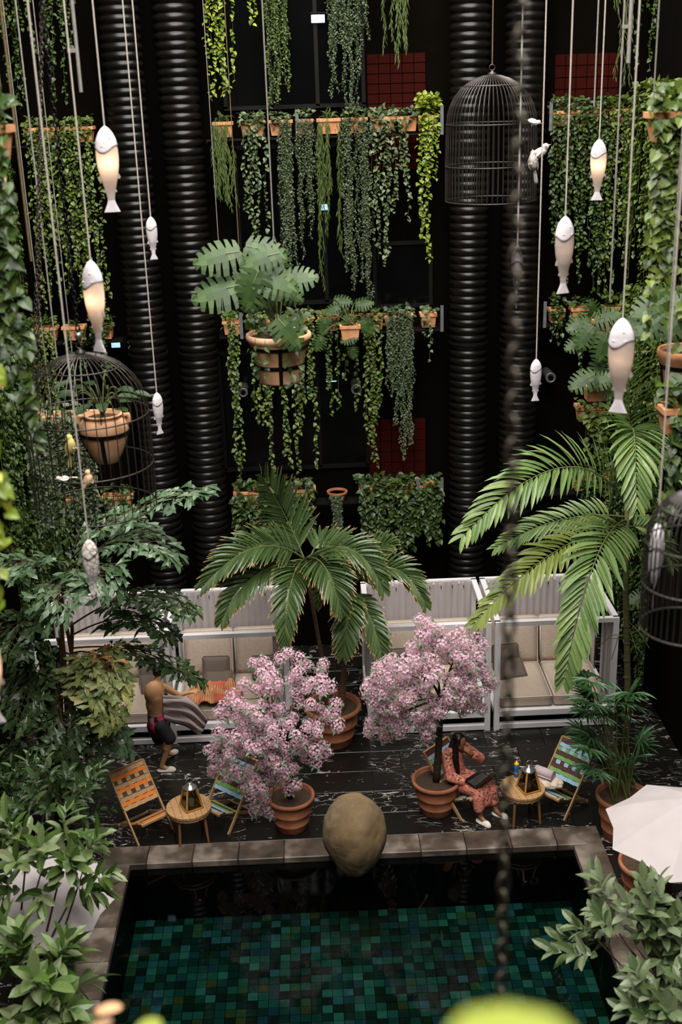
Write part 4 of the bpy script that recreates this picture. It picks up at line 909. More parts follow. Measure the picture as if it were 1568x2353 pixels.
# shrubs round the pool
def shrub(name, base, ctr, rad, n, L, w, leaf, label, kind='ovate', ang=0, stems=6, extra=None):
    g = thing(name, label, 'shrub', base); b = MB(); sm = MB()
    for k in range(stems):
        e = ctr + V((U(-.6, .6)*rad[0], U(-.6, .6)*rad[1], U(-.3, .5)*rad[2])); sm.tube(quad3(base + V((U(-.06, .06), U(-.06, .06), 0)), base.lerp(e, .5) + V((U(-.1, .1), 0, .1)), e, 8), [.022 - .002*i for i in range(9)], 5)
    sm.build('stems', 'stem_brown', g, smooth=True)
    nw = max(6, n//9)
    for k in range(nw):                      # whorled twigs, nine leaves each
        th, ph = U(0, 2*PI), math.acos(U(-.5, 1)); d = V((math.sin(ph)*math.cos(th), math.sin(ph)*math.sin(th), math.cos(ph))); q = ctr + V((d.x*rad[0], d.y*rad[1], d.z*rad[2]))*U(.6, 1.0)
        d = (d + V((0, 0, .35))).normalized(); x, y = frame(d)
        for j in range(9):
            t = j/8; an = j*2.4; pp = q - d*(.22*(1 - t)); o = x*math.cos(an) + y*math.sin(an)
            b.blade(pp, o*(1 - .55*t) + d*(.35 + .5*t), d + V((0, 0, .5)), L*U(.7, 1.15), w*U(.8, 1.2), .5, 4)
    tag(b.build('foliage', leaf, g), kind='stuff')
    return g
sr = ay(1500, 2170, 8.6); shrub('leafy_shrub', V((3.95, 8.6, 0)), sr, (.95, .7, .8), 560, .21, .075, 'shrub_pale', 'pale green leafy shrub in the bottom right corner beside the pool')
sr2 = ay(1530, 2330, 7.6); shrub('leafy_shrub', V((3.9, 7.5, 0)), sr2, (.5, .5, .55), 200, .2, .08, 'shrub_pale', 'lower pale green shrub at the bottom right edge')
sl = ay(105, 1925, 9.4); shrub('leafy_shrub', V((-3.5, 9.3, 0)), sl - V((.05, .1, .28)), (.8, .5, .62), 250, .25, .085, 'shrub_green', 'broad-leaved green shrub over the left parasol')
sl2 = ay(50, 2275, 8.2); shrub('leafy_shrub', V((-3.45, 8.1, 0)), sl2, (.75, .6, .55), 260, .28, .1, 'shrub_green', 'broad-leaved shrub in the bottom left corner')
sl3 = ay(110, 1840, 11.2); shrub('leafy_shrub', V((-3.9, 11.2, 0)), sl3, (.9, .7, .6), 380, .17, .055, 'fishtail_dark', 'dark green shrub below the fishtail palm at the left')
# parasols
def parasol(top, R, label, rz=0, cap=.42, n=8):
    b = V((top.x, top.y, 0)); g = thing('parasol', label, 'parasol', b); cv = MB(); vs = [top]; m = 6
    for k in range(n):
        a = rz + 2*PI*k/n
        for j in range(1, m + 1): t = j/m; vs.append(top + V((math.cos(a)*R*t, math.sin(a)*R*t, -cap*t**1.25)))
    fs = []
    # scalloped panels between the ribs
    mid = []
    for k in range(n):
        a = rz + 2*PI*(k + .5)/n
        for j in range(1, m + 1): t = j/m; mid.append(len(vs)); vs.append(top + V((math.cos(a)*R*t*.875, math.sin(a)*R*t*.875, -cap*t**1.25*.93 - .02*t)))
    for k in range(n):
        A = lambda j: 1 + k*m + j; M_ = lambda j: mid[k*m + j]; B_ = lambda j: 1 + ((k + 1) % n)*m + j
        fs += [(0, A(0), M_(0)), (0, M_(0), B_(0))]
        for j in range(m - 1): fs += [(A(j), A(j + 1), M_(j + 1), M_(j)), (M_(j), M_(j + 1), B_(j + 1), B_(j))]
    cv.add(vs, fs); o = cv.build('canopy', 'umbrella', g); so = o.modifiers.new('thick', 'SOLIDIFY'); so.thickness = .006
    MB().tube([b, top + V((0, 0, .06))], .025, 10).build('pole', 'wood_brown', g, smooth=True)
    MB().lathe([(.0, .07), (.035, .05), (.035, 0), (.02, -.02)], 12, top).build('finial', 'wood_brown', g)
    for k in range(n):
        a = rz + 2*PI*k/n; MB().tube([top + V((0, 0, -.05)), top + V((math.cos(a)*R*.97, math.sin(a)*R*.97, -cap*.99 - .02))], .009, 5).build('rib', 'wood_brown', g)
    MB().lathe([(.25, 0), (.25, .05), (.05, .08), (.04, .3)], 20, b).build('base', 'black_iron', g)
parasol(az(1598, 1835, 2.35), .95, 'white scalloped parasol at the right edge beside the pool', .25)
parasol(az(62, 2000, 2.3), .86, 'white parasol half hidden under the leaves at the left edge', .1)
pc = az(1490, 1985, .55); b_ = V((pc.x, pc.y, 0)); g = thing('clay_pot', 'large clay pot beneath the right parasol', 'pot', b_); claypot(b_, .36, .6, 'terracotta_brown', g)
# boulder on the pool edge
bc = V((.31, 12.86, .012)); bm = bmesh.new(); bmesh.ops.create_icosphere(bm, subdivisions=5, radius=1)
for v in bm.verts:
    n_ = v.co.normalized(); q = v.co.copy(); z = q.z
    k = 1 - .2*max(0, -z)**1.5 + .10*z
    r = 1 + .07*noise.noise(n_*1.6 + V((3, 1, 2))) + .025*noise.noise(n_*5)
    v.co = V((q.x*.40*k*r, q.y*.36*k*r, (z*.57*r)))
    v.co.z += .5; v.co.y -= .10*(.6 - v.co.z) ; v.co.z = max(v.co.z, 0)
me = bpy.data.meshes.new('boulder'); bm.to_mesh(me); bm.free(); me.materials.append(MATS['boulder']); me.polygons.foreach_set('use_smooth', [True]*len(me.polygons))
o = bpy.data.objects.new('boulder', me); C.objects.link(o); o.location = bc + V((0, -.2, -.02)); tag(o, 'big brown egg-shaped boulder standing on the pool edge', 'boulder')

# ------------------------------------------------------------------ furniture
ORANGE = ['strap_tan', 'strap_orange', 'strap_brown', 'strap_tan', 'strap_orange', 'strap_brown', 'strap_tan', 'strap_orange', 'strap_tan']
BLUE = ['strap_maroon', 'strap_blue', 'strap_green', 'strap_maroon', 'strap_green', 'strap_blue', 'strap_maroon', 'strap_green', 'strap_blue']
def chair(loc, rz, cols, label, alt):
    g = thing('folding_chair', label, 'chair', loc, 'folding chairs with woven straps'); g.rotation_euler = (0, 0, rz); hw = .27
    bt, bb = V((0, .47, .82)), V((0, -.2, 0)); sf, sb = V((0, -.34, .40)), V((0, .42, 0))
    for sx in (-1, 1):
        o = V((sx*hw, 0, 0)); i = V((sx*(hw - .045), 0, 0))
        MB().bar(bb + o, bt + o, .022, .04).build('back_rail', 'wood_pale', g, local=True)
        MB().bar(sb + i, sf + i, .022, .04).build('seat_rail', 'wood_pale', g, local=True)
    MB().bar(bt + V((-hw, 0, -.01)), bt + V((hw, 0, -.01)), .03).build('top_bar', 'wood_pale', g, local=True)
    MB().bar(sf + V((-hw, 0, -.01)), sf + V((hw, 0, -.01)), .03).build('front_bar', 'wood_pale', g, local=True)
    MB().bar((-hw, .36, .035), (hw, .36, .035), .025).build('stretcher', 'wood_pale', g, local=True)
    d = (bt - bb).normalized(); n0 = d.cross(V((1, 0, 0))).normalized()
    for k, c in enumerate(cols):                       # back straps, from the top down, each woven of short blocks
        p = bt - d*(.045 + k*.061); m = MB(); m2 = MB(); nb = 8
        for q in range(nb):
            x0 = -hw + 2*hw*q/nb; (m if (q + k) % 2 else m2).box((x0 + hw/nb, p.y - .012 + .006*((q + k) % 2), p.z), (2*hw/nb, .008, .056), Euler((math.atan2(-d.y, d.z), 0, 0)))
        so = m2.build('strap', c, g, local=True); m.build('weave', alt[k % len(alt)] if k % 3 == 2 else c, so, local=True)
    e = (sb - sf).normalized()
    for k in range(6):
        p = sf + e*(.05 + k*.075); MB().box((0, p.y, p.z + .012), (2*hw - .02, .052, .01), Euler((math.atan2(e.z, e.y), 0, 0))).build('seat_strap', cols[(k*2 + 1) % len(cols)], g, local=True)
    return g
def at(px, py, z): p = az(px, py, z); return V((p.x, p.y, 0))
chair(at(336, 1862, .34), math.radians(38), ORANGE, 'orange and tan woven folding chair at the left table', ['strap_brown', 'strap_orange', 'strap_tan'])
chair(at(512, 1838, .34), math.radians(-40), BLUE, 'blue and green woven folding chair half hidden behind the left blossom tree', ['strap_blue', 'strap_green'])
WCH = at(1062, 1806, .34)
chair(WCH, math.radians(46), BLUE, 'blue woven folding chair on which the woman sits', ['strap_blue', 'strap_green'])
RCH = at(1282, 1806, .34)
chair(RCH, math.radians(-48), BLUE, 'empty blue and green woven folding chair at the right table', ['strap_blue', 'strap_maroon'])
def round_table(px, py, label, rz):
    h = .5; R = .305; b = at(px, py, h); g = thing('side_table', label, 'table', b, 'round wooden side tables'); g.rotation_euler = (0, 0, rz)
    n = 7; w = 2*R/n
    for i in range(n):
        x0 = -R + i*w; x1 = x0 + w - .004; m = MB(); k = 5; up = []; dn = []
        xs = [x0 + (x1 - x0)*j/k for j in range(k + 1)]
        ys = [math.sqrt(max(0, R*R - x*x)) for x in xs]; vs = []
        for z in (h, h - .03):
            for x, y in zip(xs, ys): vs += [(x, -y, z), (x, y, z)]
        o = 2*(k + 1); fs = []
        for j in range(k):
            a = 2*j; fs += [(a, a + 2, a + 3, a + 1), (o + a, o + a + 1, o + a + 3, o + a + 2), (a, o + a, o + a + 2, a + 2), (a + 1, a + 3, o + a + 3, o + a + 1)]
        fs += [(0, 1, o + 1, o), (2*k, o + 2*k, o + 2*k + 1, 2*k + 1)]
        m.add(vs, fs); m.build('plank', 'wood_pale', g, local=True)
    MB().lathe([(R - .03, h - .075), (R - .012, h - .075), (R - .012, h - .03), (R - .03, h - .03)], 32).build('apron', 'wood_pale', g, local=True)
    for k in range(4):
        a = PI/4 + k*PI/2; MB().tube([(math.cos(a)*(R - .07), math.sin(a)*(R - .07), h - .03), (math.cos(a)*(R - .03), math.sin(a)*(R - .03), 0)], [.022, .016], 8).build('leg', 'wood_brown', g, local=True)
    return b
T1 = round_table(434, 1852, 'round wooden side table beside the orange chair', .3)
T2 = round_table(1201, 1808, 'round wooden side table beside the seated woman', .2)
def lantern(c, rz, label):
    g = thing('lantern', label, 'lantern', c, 'tapered wooden lanterns'); g.rotation_euler = (0, 0, rz); a, b, h = .115, .065, .3
    MB().box((0, 0, .012), (2*a + .02, 2*a + .02, .024)).build('base', 'brass_wood', g, local=True)
    cs = [(-1, -1), (1, -1), (1, 1), (-1, 1)]
    for sx, sy in cs: MB().bar((sx*a, sy*a, .02), (sx*b, sy*b, h), .022).build('post', 'brass_wood', g, local=True)
    for k in range(4):
        (x0, y0), (x1, y1) = cs[k], cs[(k + 1) % 4]
        MB().bar((x0*b, y0*b, h - .01), (x1*b, y1*b, h - .01), .02).build('top_rail', 'brass_wood', g, local=True)
        m = MB(); m.add([(x0*a*.97, y0*a*.97, .03), (x1*a*.97, y1*a*.97, .03), (x1*b*.97, y1*b*.97, h), (x0*b*.97, y0*b*.97, h)], [(0, 1, 2, 3)]); m.build('pane', 'clear_glass', g, local=True)
    MB().lathe([(.1, h), (.085, h + .015), (.045, h + .05), (.03, h + .055), (.03, h + .075), (0.0, h + .08)], 4 if False else 16).build('cap', 'steel', g, local=True, smooth=True)
    MB().tube([(.045*math.sin(t), 0, h + .105 - .045*math.cos(t)) for t in [2*PI*i/16 for i in range(17)]], .005, 6).build('ring', 'steel', g, local=True, smooth=True)
    MB().lathe([(.036, .024), (.036, .12), (.01, .122), (.002, .135), (.0, .135)], 14).build('candle', 'wax', g, local=True)
lantern(T1 + V((.04, -.02, .5)), .5, 'tapered wooden lantern on the left side table')
lantern(T2 + V((.07, -.06, .5)), .35, 'tapered wooden lantern on the right side table')
bt = az(1187, 1784, .5); g = thing('water_bottle', 'blue sports bottle with a yellow cap on the right table', 'bottle', bt)
MB().lathe([(.036, 0), (.038, .01), (.038, .08), (.034, .09), (.034, .11), (.038, .12), (.038, .17), (.03, .185)], 18, bt).build('body', 'bottle_blue', g, smooth=True)
MB().lathe([(.033, .182), (.034, .21), (.02, .222), (.012, .225), (.011, .25), (.0, .252)], 18, bt).build('cap', 'bottle_yellow', g, smooth=True)
MB().lathe([(.0385, .03), (.0388, .03), (.0388, .075), (.0385, .075)], 18, bt).build('sleeve', 'rail_grey', g, smooth=True)
def rolled(a, b, r, mat, label):
    a, b = V(a), V(b); x, y = frame(b - a); pts = []
    c = (a + b)/2; m = MB(); n = 60; vs = []
    for e in (a, b):
        for i in range(n):
            t = i/n; an = t*2*PI*3; rr = r*(1 - .22*(1 - t)) if False else r*(.25 + .75*t); vs.append(e + (x*math.cos(an) + y*math.sin(an))*rr)
    m.add(vs, [(i, i + 1, n + i + 1, n + i) for i in range(n - 1)]); o = m.build('rolled_towel', mat, None, smooth=True, loc=c); so = o.modifiers.new('thick', 'SOLIDIFY'); so.thickness = .016; so.offset = 0
    tag(o, label, 'towel', 'rolled lilac towels')
rolled(az(1232, 1768, .56), az(1272, 1783, .56), .075, 'towel_lilac', 'upper rolled lilac towel on the right chair seat')
rolled(az(1226, 1786, .44), az(1266, 1800, .44), .07, 'towel_lilac', 'lower rolled lilac towel between the right table and chair')
pb = az(1262, 1806, .36); bo = MB(); bm = bmesh.new(); bmesh.ops.create_icosphere(bm, subdivisions=4, radius=1)
for v in bm.verts:
    q = v.co.normalized(); r = 1 + .16*noise.noise(q*2.2) + .06*noise.noise(q*6); v.co = V((q.x*.19*r, q.y*.12*r, max(-.5, q.z)*.09*r))
me = bpy.data.meshes.new('cloth_bag'); bm.to_mesh(me); bm.free(); me.materials.append(MATS['bag_cream']); me.polygons.foreach_set('use_smooth', [True]*len(me.polygons))
o = bpy.data.objects.new('cloth_bag', me); C.objects.link(o); o.location = pb + V((0, 0, .06)); o.rotation_euler = (0, 0, -.4); tag(o, 'soft cream cloth bag on the front of the right chair', 'bag')

# ------------------------------------------------------------------ people
def fuse(name, caps, ells, mat, parent, vox=.012, smooth=6, extra=None):
    """continuous body surface from tapered limbs and volumes"""
    m = MB()
    for a, ra, b, rb in caps:
        a, b = V(a), V(b); n = 7; m.tube([a.lerp(b, i/n) for i in range(n + 1)], [ra + (rb - ra)*i/n for i in range(n + 1)], 14)
        m.ellip(a, (ra, ra, ra), 14, 8); m.ellip(b, (rb, rb, rb), 14, 8)
    for c, r, M in ells: m.ellip(c, r, 20, 12, M)
    if extra: extra(m)
    o = m.build(name, mat, parent, local=True)
    rm = o.modifiers.new('fuse', 'REMESH'); rm.mode = 'VOXEL'; rm.voxel_size = vox; rm.use_smooth_shade = True
    sm = o.modifiers.new('smooth', 'SMOOTH'); sm.iterations = smooth; sm.factor = .5
    dg = bpy.context.evaluated_depsgraph_get(); me = bpy.data.meshes.new_from_object(o.evaluated_get(dg)); old = o.data
    o.modifiers.clear(); o.data = me; me.name = name
    if not me.materials: me.materials.append(MATS[mat])
    me.polygons.foreach_set('use_smooth', [True]*len(me.polygons)); bpy.data.meshes.remove(old)
    return o
def rotm(x=0, y=0, z=0): return Euler((math.radians(x), math.radians(y), math.radians(z))).to_matrix()
def hand(caps, w, d, palmn, s=1.0, curl=.6):
    """palm and five bent fingers"""
    w = V(w); d = V(d).normalized(); n = V(palmn).normalized(); x = d.cross(n).normalized()
    pe = w + d*.075*s
    caps.append((w, .024*s, pe, .026*s)); caps.append((w + x*.018*s, .02*s, pe + x*.022*s, .02*s)); caps.append((w - x*.018*s, .02*s, pe - x*.022*s, .02*s))
    for k, l in enumerate((.062, .075, .08, .07)):
        b = pe + x*((k - 1.5)*.021*s); m1 = b + (d + n*curl*.5).normalized()*l*.5*s; m2 = m1 + (d*.7 + n*curl).normalized()*l*.5*s
        caps.append((b, .0105*s, m1, .0095*s)); caps.append((m1, .0095*s, m2, .008*s))
    t0 = w + d*.025*s - x*.03*s; t1 = t0 + (d*.6 - x*.75 + n*.3).normalized()*.04*s; caps.append((t0, .013*s, t1, .011*s)); caps.append((t1, .011*s, t1 + (d*.9 - x*.1 + n*.3).normalized()*.032*s, .0085*s))
def head(caps, ells, c, face, up, s=1.0):
    """skull, jaw, nose, lips, ears, brow"""
    c = V(c); f = V(face).normalized(); u = V(up); u = (u - f*u.dot(f)).normalized(); r = f.cross(u); M = Matrix((r, f, u)).transposed()
    ells += [(c + u*.02*s, (.076*s, .095*s, .1*s), M), (c + f*.035*s - u*.05*s, (.058*s, .058*s, .062*s), M), (c + f*.06*s - u*.088*s, (.028*s, .025*s, .022*s), M),
             (c + f*.1*s - u*.02*s, (.012*s, .018*s, .022*s), M), (c + f*.085*s + u*.0*s, (.01*s, .018*s, .03*s), M), (c + f*.088*s - u*.058*s, (.022*s, .012*s, .009*s), M),
             (c + f*.078*s + u*.03*s, (.05*s, .018*s, .012*s), M), (c + r*.077*s - u*.01*s, (.01*s, .02*s, .03*s), M), (c - r*.077*s - u*.01*s, (.01*s, .02*s, .03*s), M)]
    return r, f, u
def face_bits(parent, c, rfu, s=1.0, lip='strap_maroon'):
    c = V(c); r, f, u = rfu; M = Matrix((r, f, u)).transposed()
    for k in (-1, 1):
        e = MB().ellip(c + f*.081*s + r*k*.031*s + u*.004*s, (.013*s, .009*s, .0055*s), 12, 8, M).build('eye', 'fish_white', parent, smooth=True, local=True)
        MB().ellip(c + f*.089*s + r*k*.031*s + u*.002*s, (.006*s, .004*s, .006*s), 10, 6, M).build('iris', 'hair_black', e, smooth=True, local=True)
        MB().tube([c + f*.084*s + r*k*.014*s + u*.026*s, c + f*.087*s + r*k*.034*s + u*.032*s, c + f*.074*s + r*k*.052*s + u*.026*s], [.004*s, .0045*s, .002*s], 6).build('eyebrow', 'hair_black', parent, smooth=True, local=True)
    MB().ellip(c + f*.094*s - u*.058*s, (.02*s, .01*s, .0075*s), 12, 8, M).build('lips', lip, parent, smooth=True, local=True)
def slipper(heel, toe, parent, up=.0, closed=True):
    heel, toe = V(heel), V(toe); d = (toe - heel); L = d.length; d.normalize(); x = V((-d.y, d.x, 0)).normalized(); zz = x.cross(d) if x.cross(d).z > 0 else d.cross(x); n = 12; vs = []; top = []
    m = MB(); rows = []
    for i in range(n + 1):
        t = i/n; w = .042*(.75 + .35*math.sin(PI*min(1, .15 + t*.8))) * (1 if t < .85 else math.sqrt(max(0.02, 1 - ((t - .85)/.15)**2)))
        if t < .12: w *= math.sqrt(max(.05, 1 - ((.12 - t)/.12)**2))
        h = .022 if t < .42 else .022 + .05*math.sin(PI*min(1, (t - .42)/.62))**.8
        c = heel + d*(L*t); rows.append([c - x*w, c + x*w, c + x*w + zz*.02, c + x*w*.6 + zz*h, c + zz*(h + .004), c - x*w*.6 + zz*h, c - x*w + zz*.02])
    for r_ in rows: vs += r_
    k = 7; fs = [(i*k + j, i*k + (j + 1) % k, (i + 1)*k + (j + 1) % k, (i + 1)*k + j) for i in range(n) for j in range(k)] + [tuple(range(k))[::-1], tuple(range(n*k, n*k + k))]
    m.add(vs, fs); return m.build('slipper', 'slipper', parent, smooth=True, local=True)
# the man with the towel, seen from behind
Ym = 15.22
mb_ = az(378, 1764, 0); mb_ = V((mb_.x, mb_.y, 0))
man = thing('person', 'man in printed swim shorts and white slippers swinging a grey towel', 'person', mb_)
J = lambda x, y, o=0: P(x, y, Ym + o) - mb_
caps, ells = [], []
pel, wai, che, nek = J(361, 1660), J(357, 1637), J(355, 1600, -.02), J(361, 1566, .03)
sL, sR = J(343, 1580, -.04), J(378, 1579, .1)
caps += [(pel, .125, wai, .118), (wai, .118, che, .128), (che, .122, nek - V((0, 0, .06)), .085), (sL, .06, nek - V((0, 0, .07)), .07), (sR, .06, nek - V((0, 0, .07)), .07), (nek - V((0, 0, .05)), .058, nek + V((.02, .02, .07)), .052)]
ells += [(che + V((-.0, -.005, .05)), (.15, .115, .2), rotm(0, 0, 25)), (wai.lerp(che, .55), (.138, .118, .2), rotm(0, 0, 25))]
eR, hR = J(411, 1597, .18), J(440, 1590, .26); caps += [(sR, .056, eR, .042), (eR, .042, hR, .028)]
hand(caps, hR, V((1, .3, .1)), V((0, .2, -1)), 1.05, .8)
eL, hL = J(352, 1612, .28), J(392, 1603, .33); caps += [(sL, .05, eL, .04), (eL, .042, hL, .028)]
hand(caps, hL, V((1, .2, -.1)), V((0, -.3, -1)), 1.05, .9)
hip1, hip2 = J(354, 1668, .1), J(369, 1668, -.08)
k1, a1 = J(368, 1704, .2), J(383, 1743, .3); k2, a2 = J(393, 1701, -.1), J(371, 1757, -.06)
a1.z = .09; a2.z = .085
caps += [(hip1, .09, k1, .06), (k1, .058, k1.lerp(a1, .3) + V((-.02, .0, 0)), .056), (k1.lerp(a1, .3), .052, a1, .037), (hip2, .09, k2, .06), (k2, .058, k2.lerp(a2, .3) + V((-.025, 0, 0)), .058), (k2.lerp(a2, .3), .052, a2, .037)]
caps += [(a1, .036, a1 + V((.1, .03, -.055)), .03), (a2, .036, a2 + V((.12, -.02, -.05)), .03)]
hc = J(368, 1541, .1); rfu = head(caps, ells, hc, V((.75, .6, -.15)), V((.1, .05, 1)), 1.05)
fuse('body', caps, ells, 'skin_tan', man, .011, 14)
face_bits(man, hc, rfu, 1.05)
fuse('hair', [], [(hc + V((-.02, -.015, .045)), (.092, .1, .092), rotm()), (hc + V((-.035, -.03, .0)), (.075, .08, .09), rotm())], 'hair_brown', man, .014, 3)
sh = fuse('shorts', [(pel + V((0, 0, -.0)), .14, hip1.lerp(hip2, .5) - V((0, 0, .05)), .15), (hip1, .112, hip1.lerp(k1, .82), .098), (hip2, .112, hip2.lerp(k2, .85), .1)], [], 'shorts_black', man, .013, 3)
fuse('print_panel', [(wai + V((0, 0, -.05)), .126, pel + V((.015, -.012, -.03)), .148)], [], 'shorts_print', man, .013, 3)
slipper(V((a2.x - .075, a2.y, .002)), V((a2.x + .215, a2.y - .02, .002)), man); slipper(V((a1.x - .06, a1.y - .02, .002)), V((a1.x + .17, a1.y + .14, .002)), man)
# the towel he swings
tw = MB(); nu, nv = 34, 14; vs = []
TL, TM, TR = (374, 1599), (432, 1606), (479, 1652); BL, BMm, BR = (377, 1652), (424, 1670), (462, 1688)
def q2(a, b, c, t): k = (2*b[0] - (a[0] + c[0])/2, 2*b[1] - (a[1] + c[1])/2); return tuple(a[i]*(1 - t)**2 + k[i]*2*t*(1 - t) + c[i]*t*t for i in (0, 1))
for i in range(nu + 1):
    for j in range(nv + 1):
        u, v = i/nu, j/nv; a = q2(TL, TM, TR, u); b = q2(BL, BMm, BR, u)
        x = a[0] + (b[0] - a[0])*v; y = a[1] + (b[1] - a[1])*v
        w = math.sin(v*19 + u*3.5)*.06*(.25 + u*1.0)**.5 + math.sin(v*37 - u*5)*.022 + .05*math.sin(u*4)
        vs.append(P(x, y + 2.5*math.sin(u*9), Ym - .06 + w + .16*u))
tw.add(vs, [(i*(nv + 1) + j, (i + 1)*(nv + 1) + j, (i + 1)*(nv + 1) + j + 1, i*(nv + 1) + j + 1) for i in range(nu) for j in range(nv)])
o = tw.build('bath_towel', 'towel_grey', None, smooth=True, loc=P(425, 1640, Ym)); so = o.modifiers.new('thick', 'SOLIDIFY'); so.thickness = .014; so.offset = 0
tag(o, 'taupe-grey bath towel swung out by the standing man', 'towel')
# the woman with the laptop
wom = thing('person', 'woman with long black hair in a coral patterned robe, laptop on her lap', 'person', WCH); wom.rotation_euler = (0, 0, math.radians(42))
caps, ells = [], []
pel, che, nek, hc = V((0, .14, .44)), V((0, .17, .74)), V((0, .12, .92)), V((0, .05, 1.03))
sL, sR = V((.17, .14, .86)), V((-.17, .14, .86)); kL, kR = V((.13, -.36, .47)), V((-.1, -.38, .46)); aL, aR = V((.17, -.47, .085)), V((-.1, -.42, .085))
caps += [(pel, .13, che, .115), (che, .11, nek - V((0, 0, .03)), .06), (sL, .05, sR, .05), (nek - V((0, 0, .05)), .046, hc - V((0, 0, .05)), .044)]
eL, hL = V((.25, -.1, .72)), V((.06, -.12, .885)); eR, hR = V((-.24, .0, .6)), V((-.13, -.2, .545))
caps += [(sL, .048, eL, .036), (eL, .036, hL, .024), (sR, .048, eR, .036), (eR, .036, hR, .024), (pel + V((.08, 0, 0)), .095, kL, .06), (kL, .055, kL.lerp(aL, .35), .05), (kL.lerp(aL, .35), .047, aL, .033), (pel - V((.08, 0, 0)), .095, kR, .06), (kR, .055, kR.lerp(aR, .35), .05), (kR.lerp(aR, .35), .047, aR, .033),
         (aL, .032, aL + V((0, -.11, -.05)), .027), (aR, .032, aR + V((0, -.11, -.05)), .027)]
hand(caps, hL, V((-.45, .25, .6)), V((-.2, .9, .2)), .92, .9); hand(caps, hR, V((.35, -.9, -.1)), V((0, 0, -1)), .92, .5)
rfu = head(caps, ells, hc, V((.05, -.9, -.32)), V((0, -.3, 1)), .97)
fuse('body', caps, ells, 'skin_brown', wom, .0095, 3); face_bits(wom, hc, rfu, .97)
fuse('robe', [(pel, .165, che + V((0, 0, .02)), .145), (che, .14, nek - V((0, -.02, .07)), .075), (sL - V((.02, 0, .01)), .068, sR + V((.02, 0, -.01)), .068), (sL, .07, eL, .075), (eL, .08, eL.lerp(hL, .62), .062), (sR, .07, eR, .075), (eR, .078, eR.lerp(hR, .7), .062),
     (pel + V((.08, 0, -.01)), .125, kL, .09), (pel - V((.08, 0, .01)), .125, kR, .09), (kL, .088, kL.lerp(aL, .62), .085), (kR, .085, kR.lerp(aR, .55), .08), (V((.0, -.1, .46)), .11, V((.02, -.36, .46)), .085), (kL.lerp(kR, .5), .07, V((.05, -.4, .24)), .06), (V((.2, -.3, .42)), .05, V((.27, -.3, .2)), .045), (V((.0, -.38, .44)), .1, V((.0, -.42, .3)), .09), (V((-.12, -.4, .4)), .09, V((-.14, -.42, .24)), .07), (V((.12, -.4, .4)), .1, V((.17, -.43, .24)), .075)], [], 'robe', wom, .0125, 3)
hr = [(hc + V((0, .022, .05)), (.088, .1, .085), rotm(-14)), (hc + V((.06, -.01, .03)), (.03, .06, .07), rotm()), (hc + V((-.06, -.01, .03)), (.03, .06, .07), rotm()), (hc + V((0, .055, -.04)), (.078, .07, .1), rotm())]
fuse('hair', [(hc + V((-.055, .03, -.02)), .045, V((-.1, .03, .8)), .045), (V((-.1, .03, .8)), .045, V((-.1, -.02, .6)), .028), (hc + V((.05, .05, -.02)), .04, V((.07, .16, .76)), .04), (hc + V((0, .08, 0)), .06, V((0, .24, .72)), .05)], hr, 'hair_black', wom, .012, 3)
slipper(aL + V((0, .07, -.083)), aL + V((.03, -.2, -.083)), wom); slipper(aR + V((0, .07, -.083)), aR + V((-.02, -.2, -.083)), wom)
R42 = Matrix.Rotation(math.radians(42), 3, 'Z')
lb = WCH + R42 @ V((.0, -.29, .575)); lp = thing('laptop', 'open black laptop on the seated woman\'s lap', 'laptop', lb); lp.rotation_euler = (math.radians(4), 0, math.radians(42))
bev_box('keyboard_base', (.34, .24, .016), 'screen_black', .004, lp)
ke = MB()
for i in range(12):
    for j in range(5): ke.box((-.14 + i*.0255, -.04 + j*.026 - .02, .0095), (.02, .02, .004))
tag(ke.build('keys', 'speaker_grey', lp, local=True), kind='stuff')
sc_ = bev_box('screen', (.34, .22, .009), 'screen_black', .003, lp, (0, -.165, .098), (math.radians(118), 0, 0))

# ------------------------------------------------------------------ hanging fish
ZTOP = 14.6
FS = [(0, .012), (.03, .05), (.08, .085), (.15, .115), (.25, .132), (.36, .136), (.48, .125), (.6, .1), (.7, .075), (.78, .055), (.84, .044), (.88, .045), (.93, .066), (1.0, .098)]
def fw(s):
    for (a, x), (b, y) in zip(FS, FS[1:]):
        if a <= s <= b: return x + (y - x)*(s - a)/(b - a)
    return FS[-1][1]
def loft(L, s0, s1, n, k=1.0, edge=None, thick=None, m=20):
    b = MB(); vs = []
    for i in range(n + 1):
        for j in range(m):
            a = 2*PI*j/m; e1 = s1 if edge is None else s1 + edge(a); s = s0 + (e1 - s0)*i/n; w = fw(min(1, s))*L*k
            th = w*.62 if s < .6 else max(.011*L, w*.62*(1 - (s - .6)/.28)) if s < .88 else .011*L
            vs.append((w*math.cos(a), th*math.sin(a)*k, -s*L))
    fs = [(i*m + j, (i + 1)*m + j, (i + 1)*m + (j + 1) % m, i*m + (j + 1) % m) for i in range(n) for j in range(m)]
    b.add(vs, fs + ([tuple(range(m))] if s0 == 0 else [])); return b
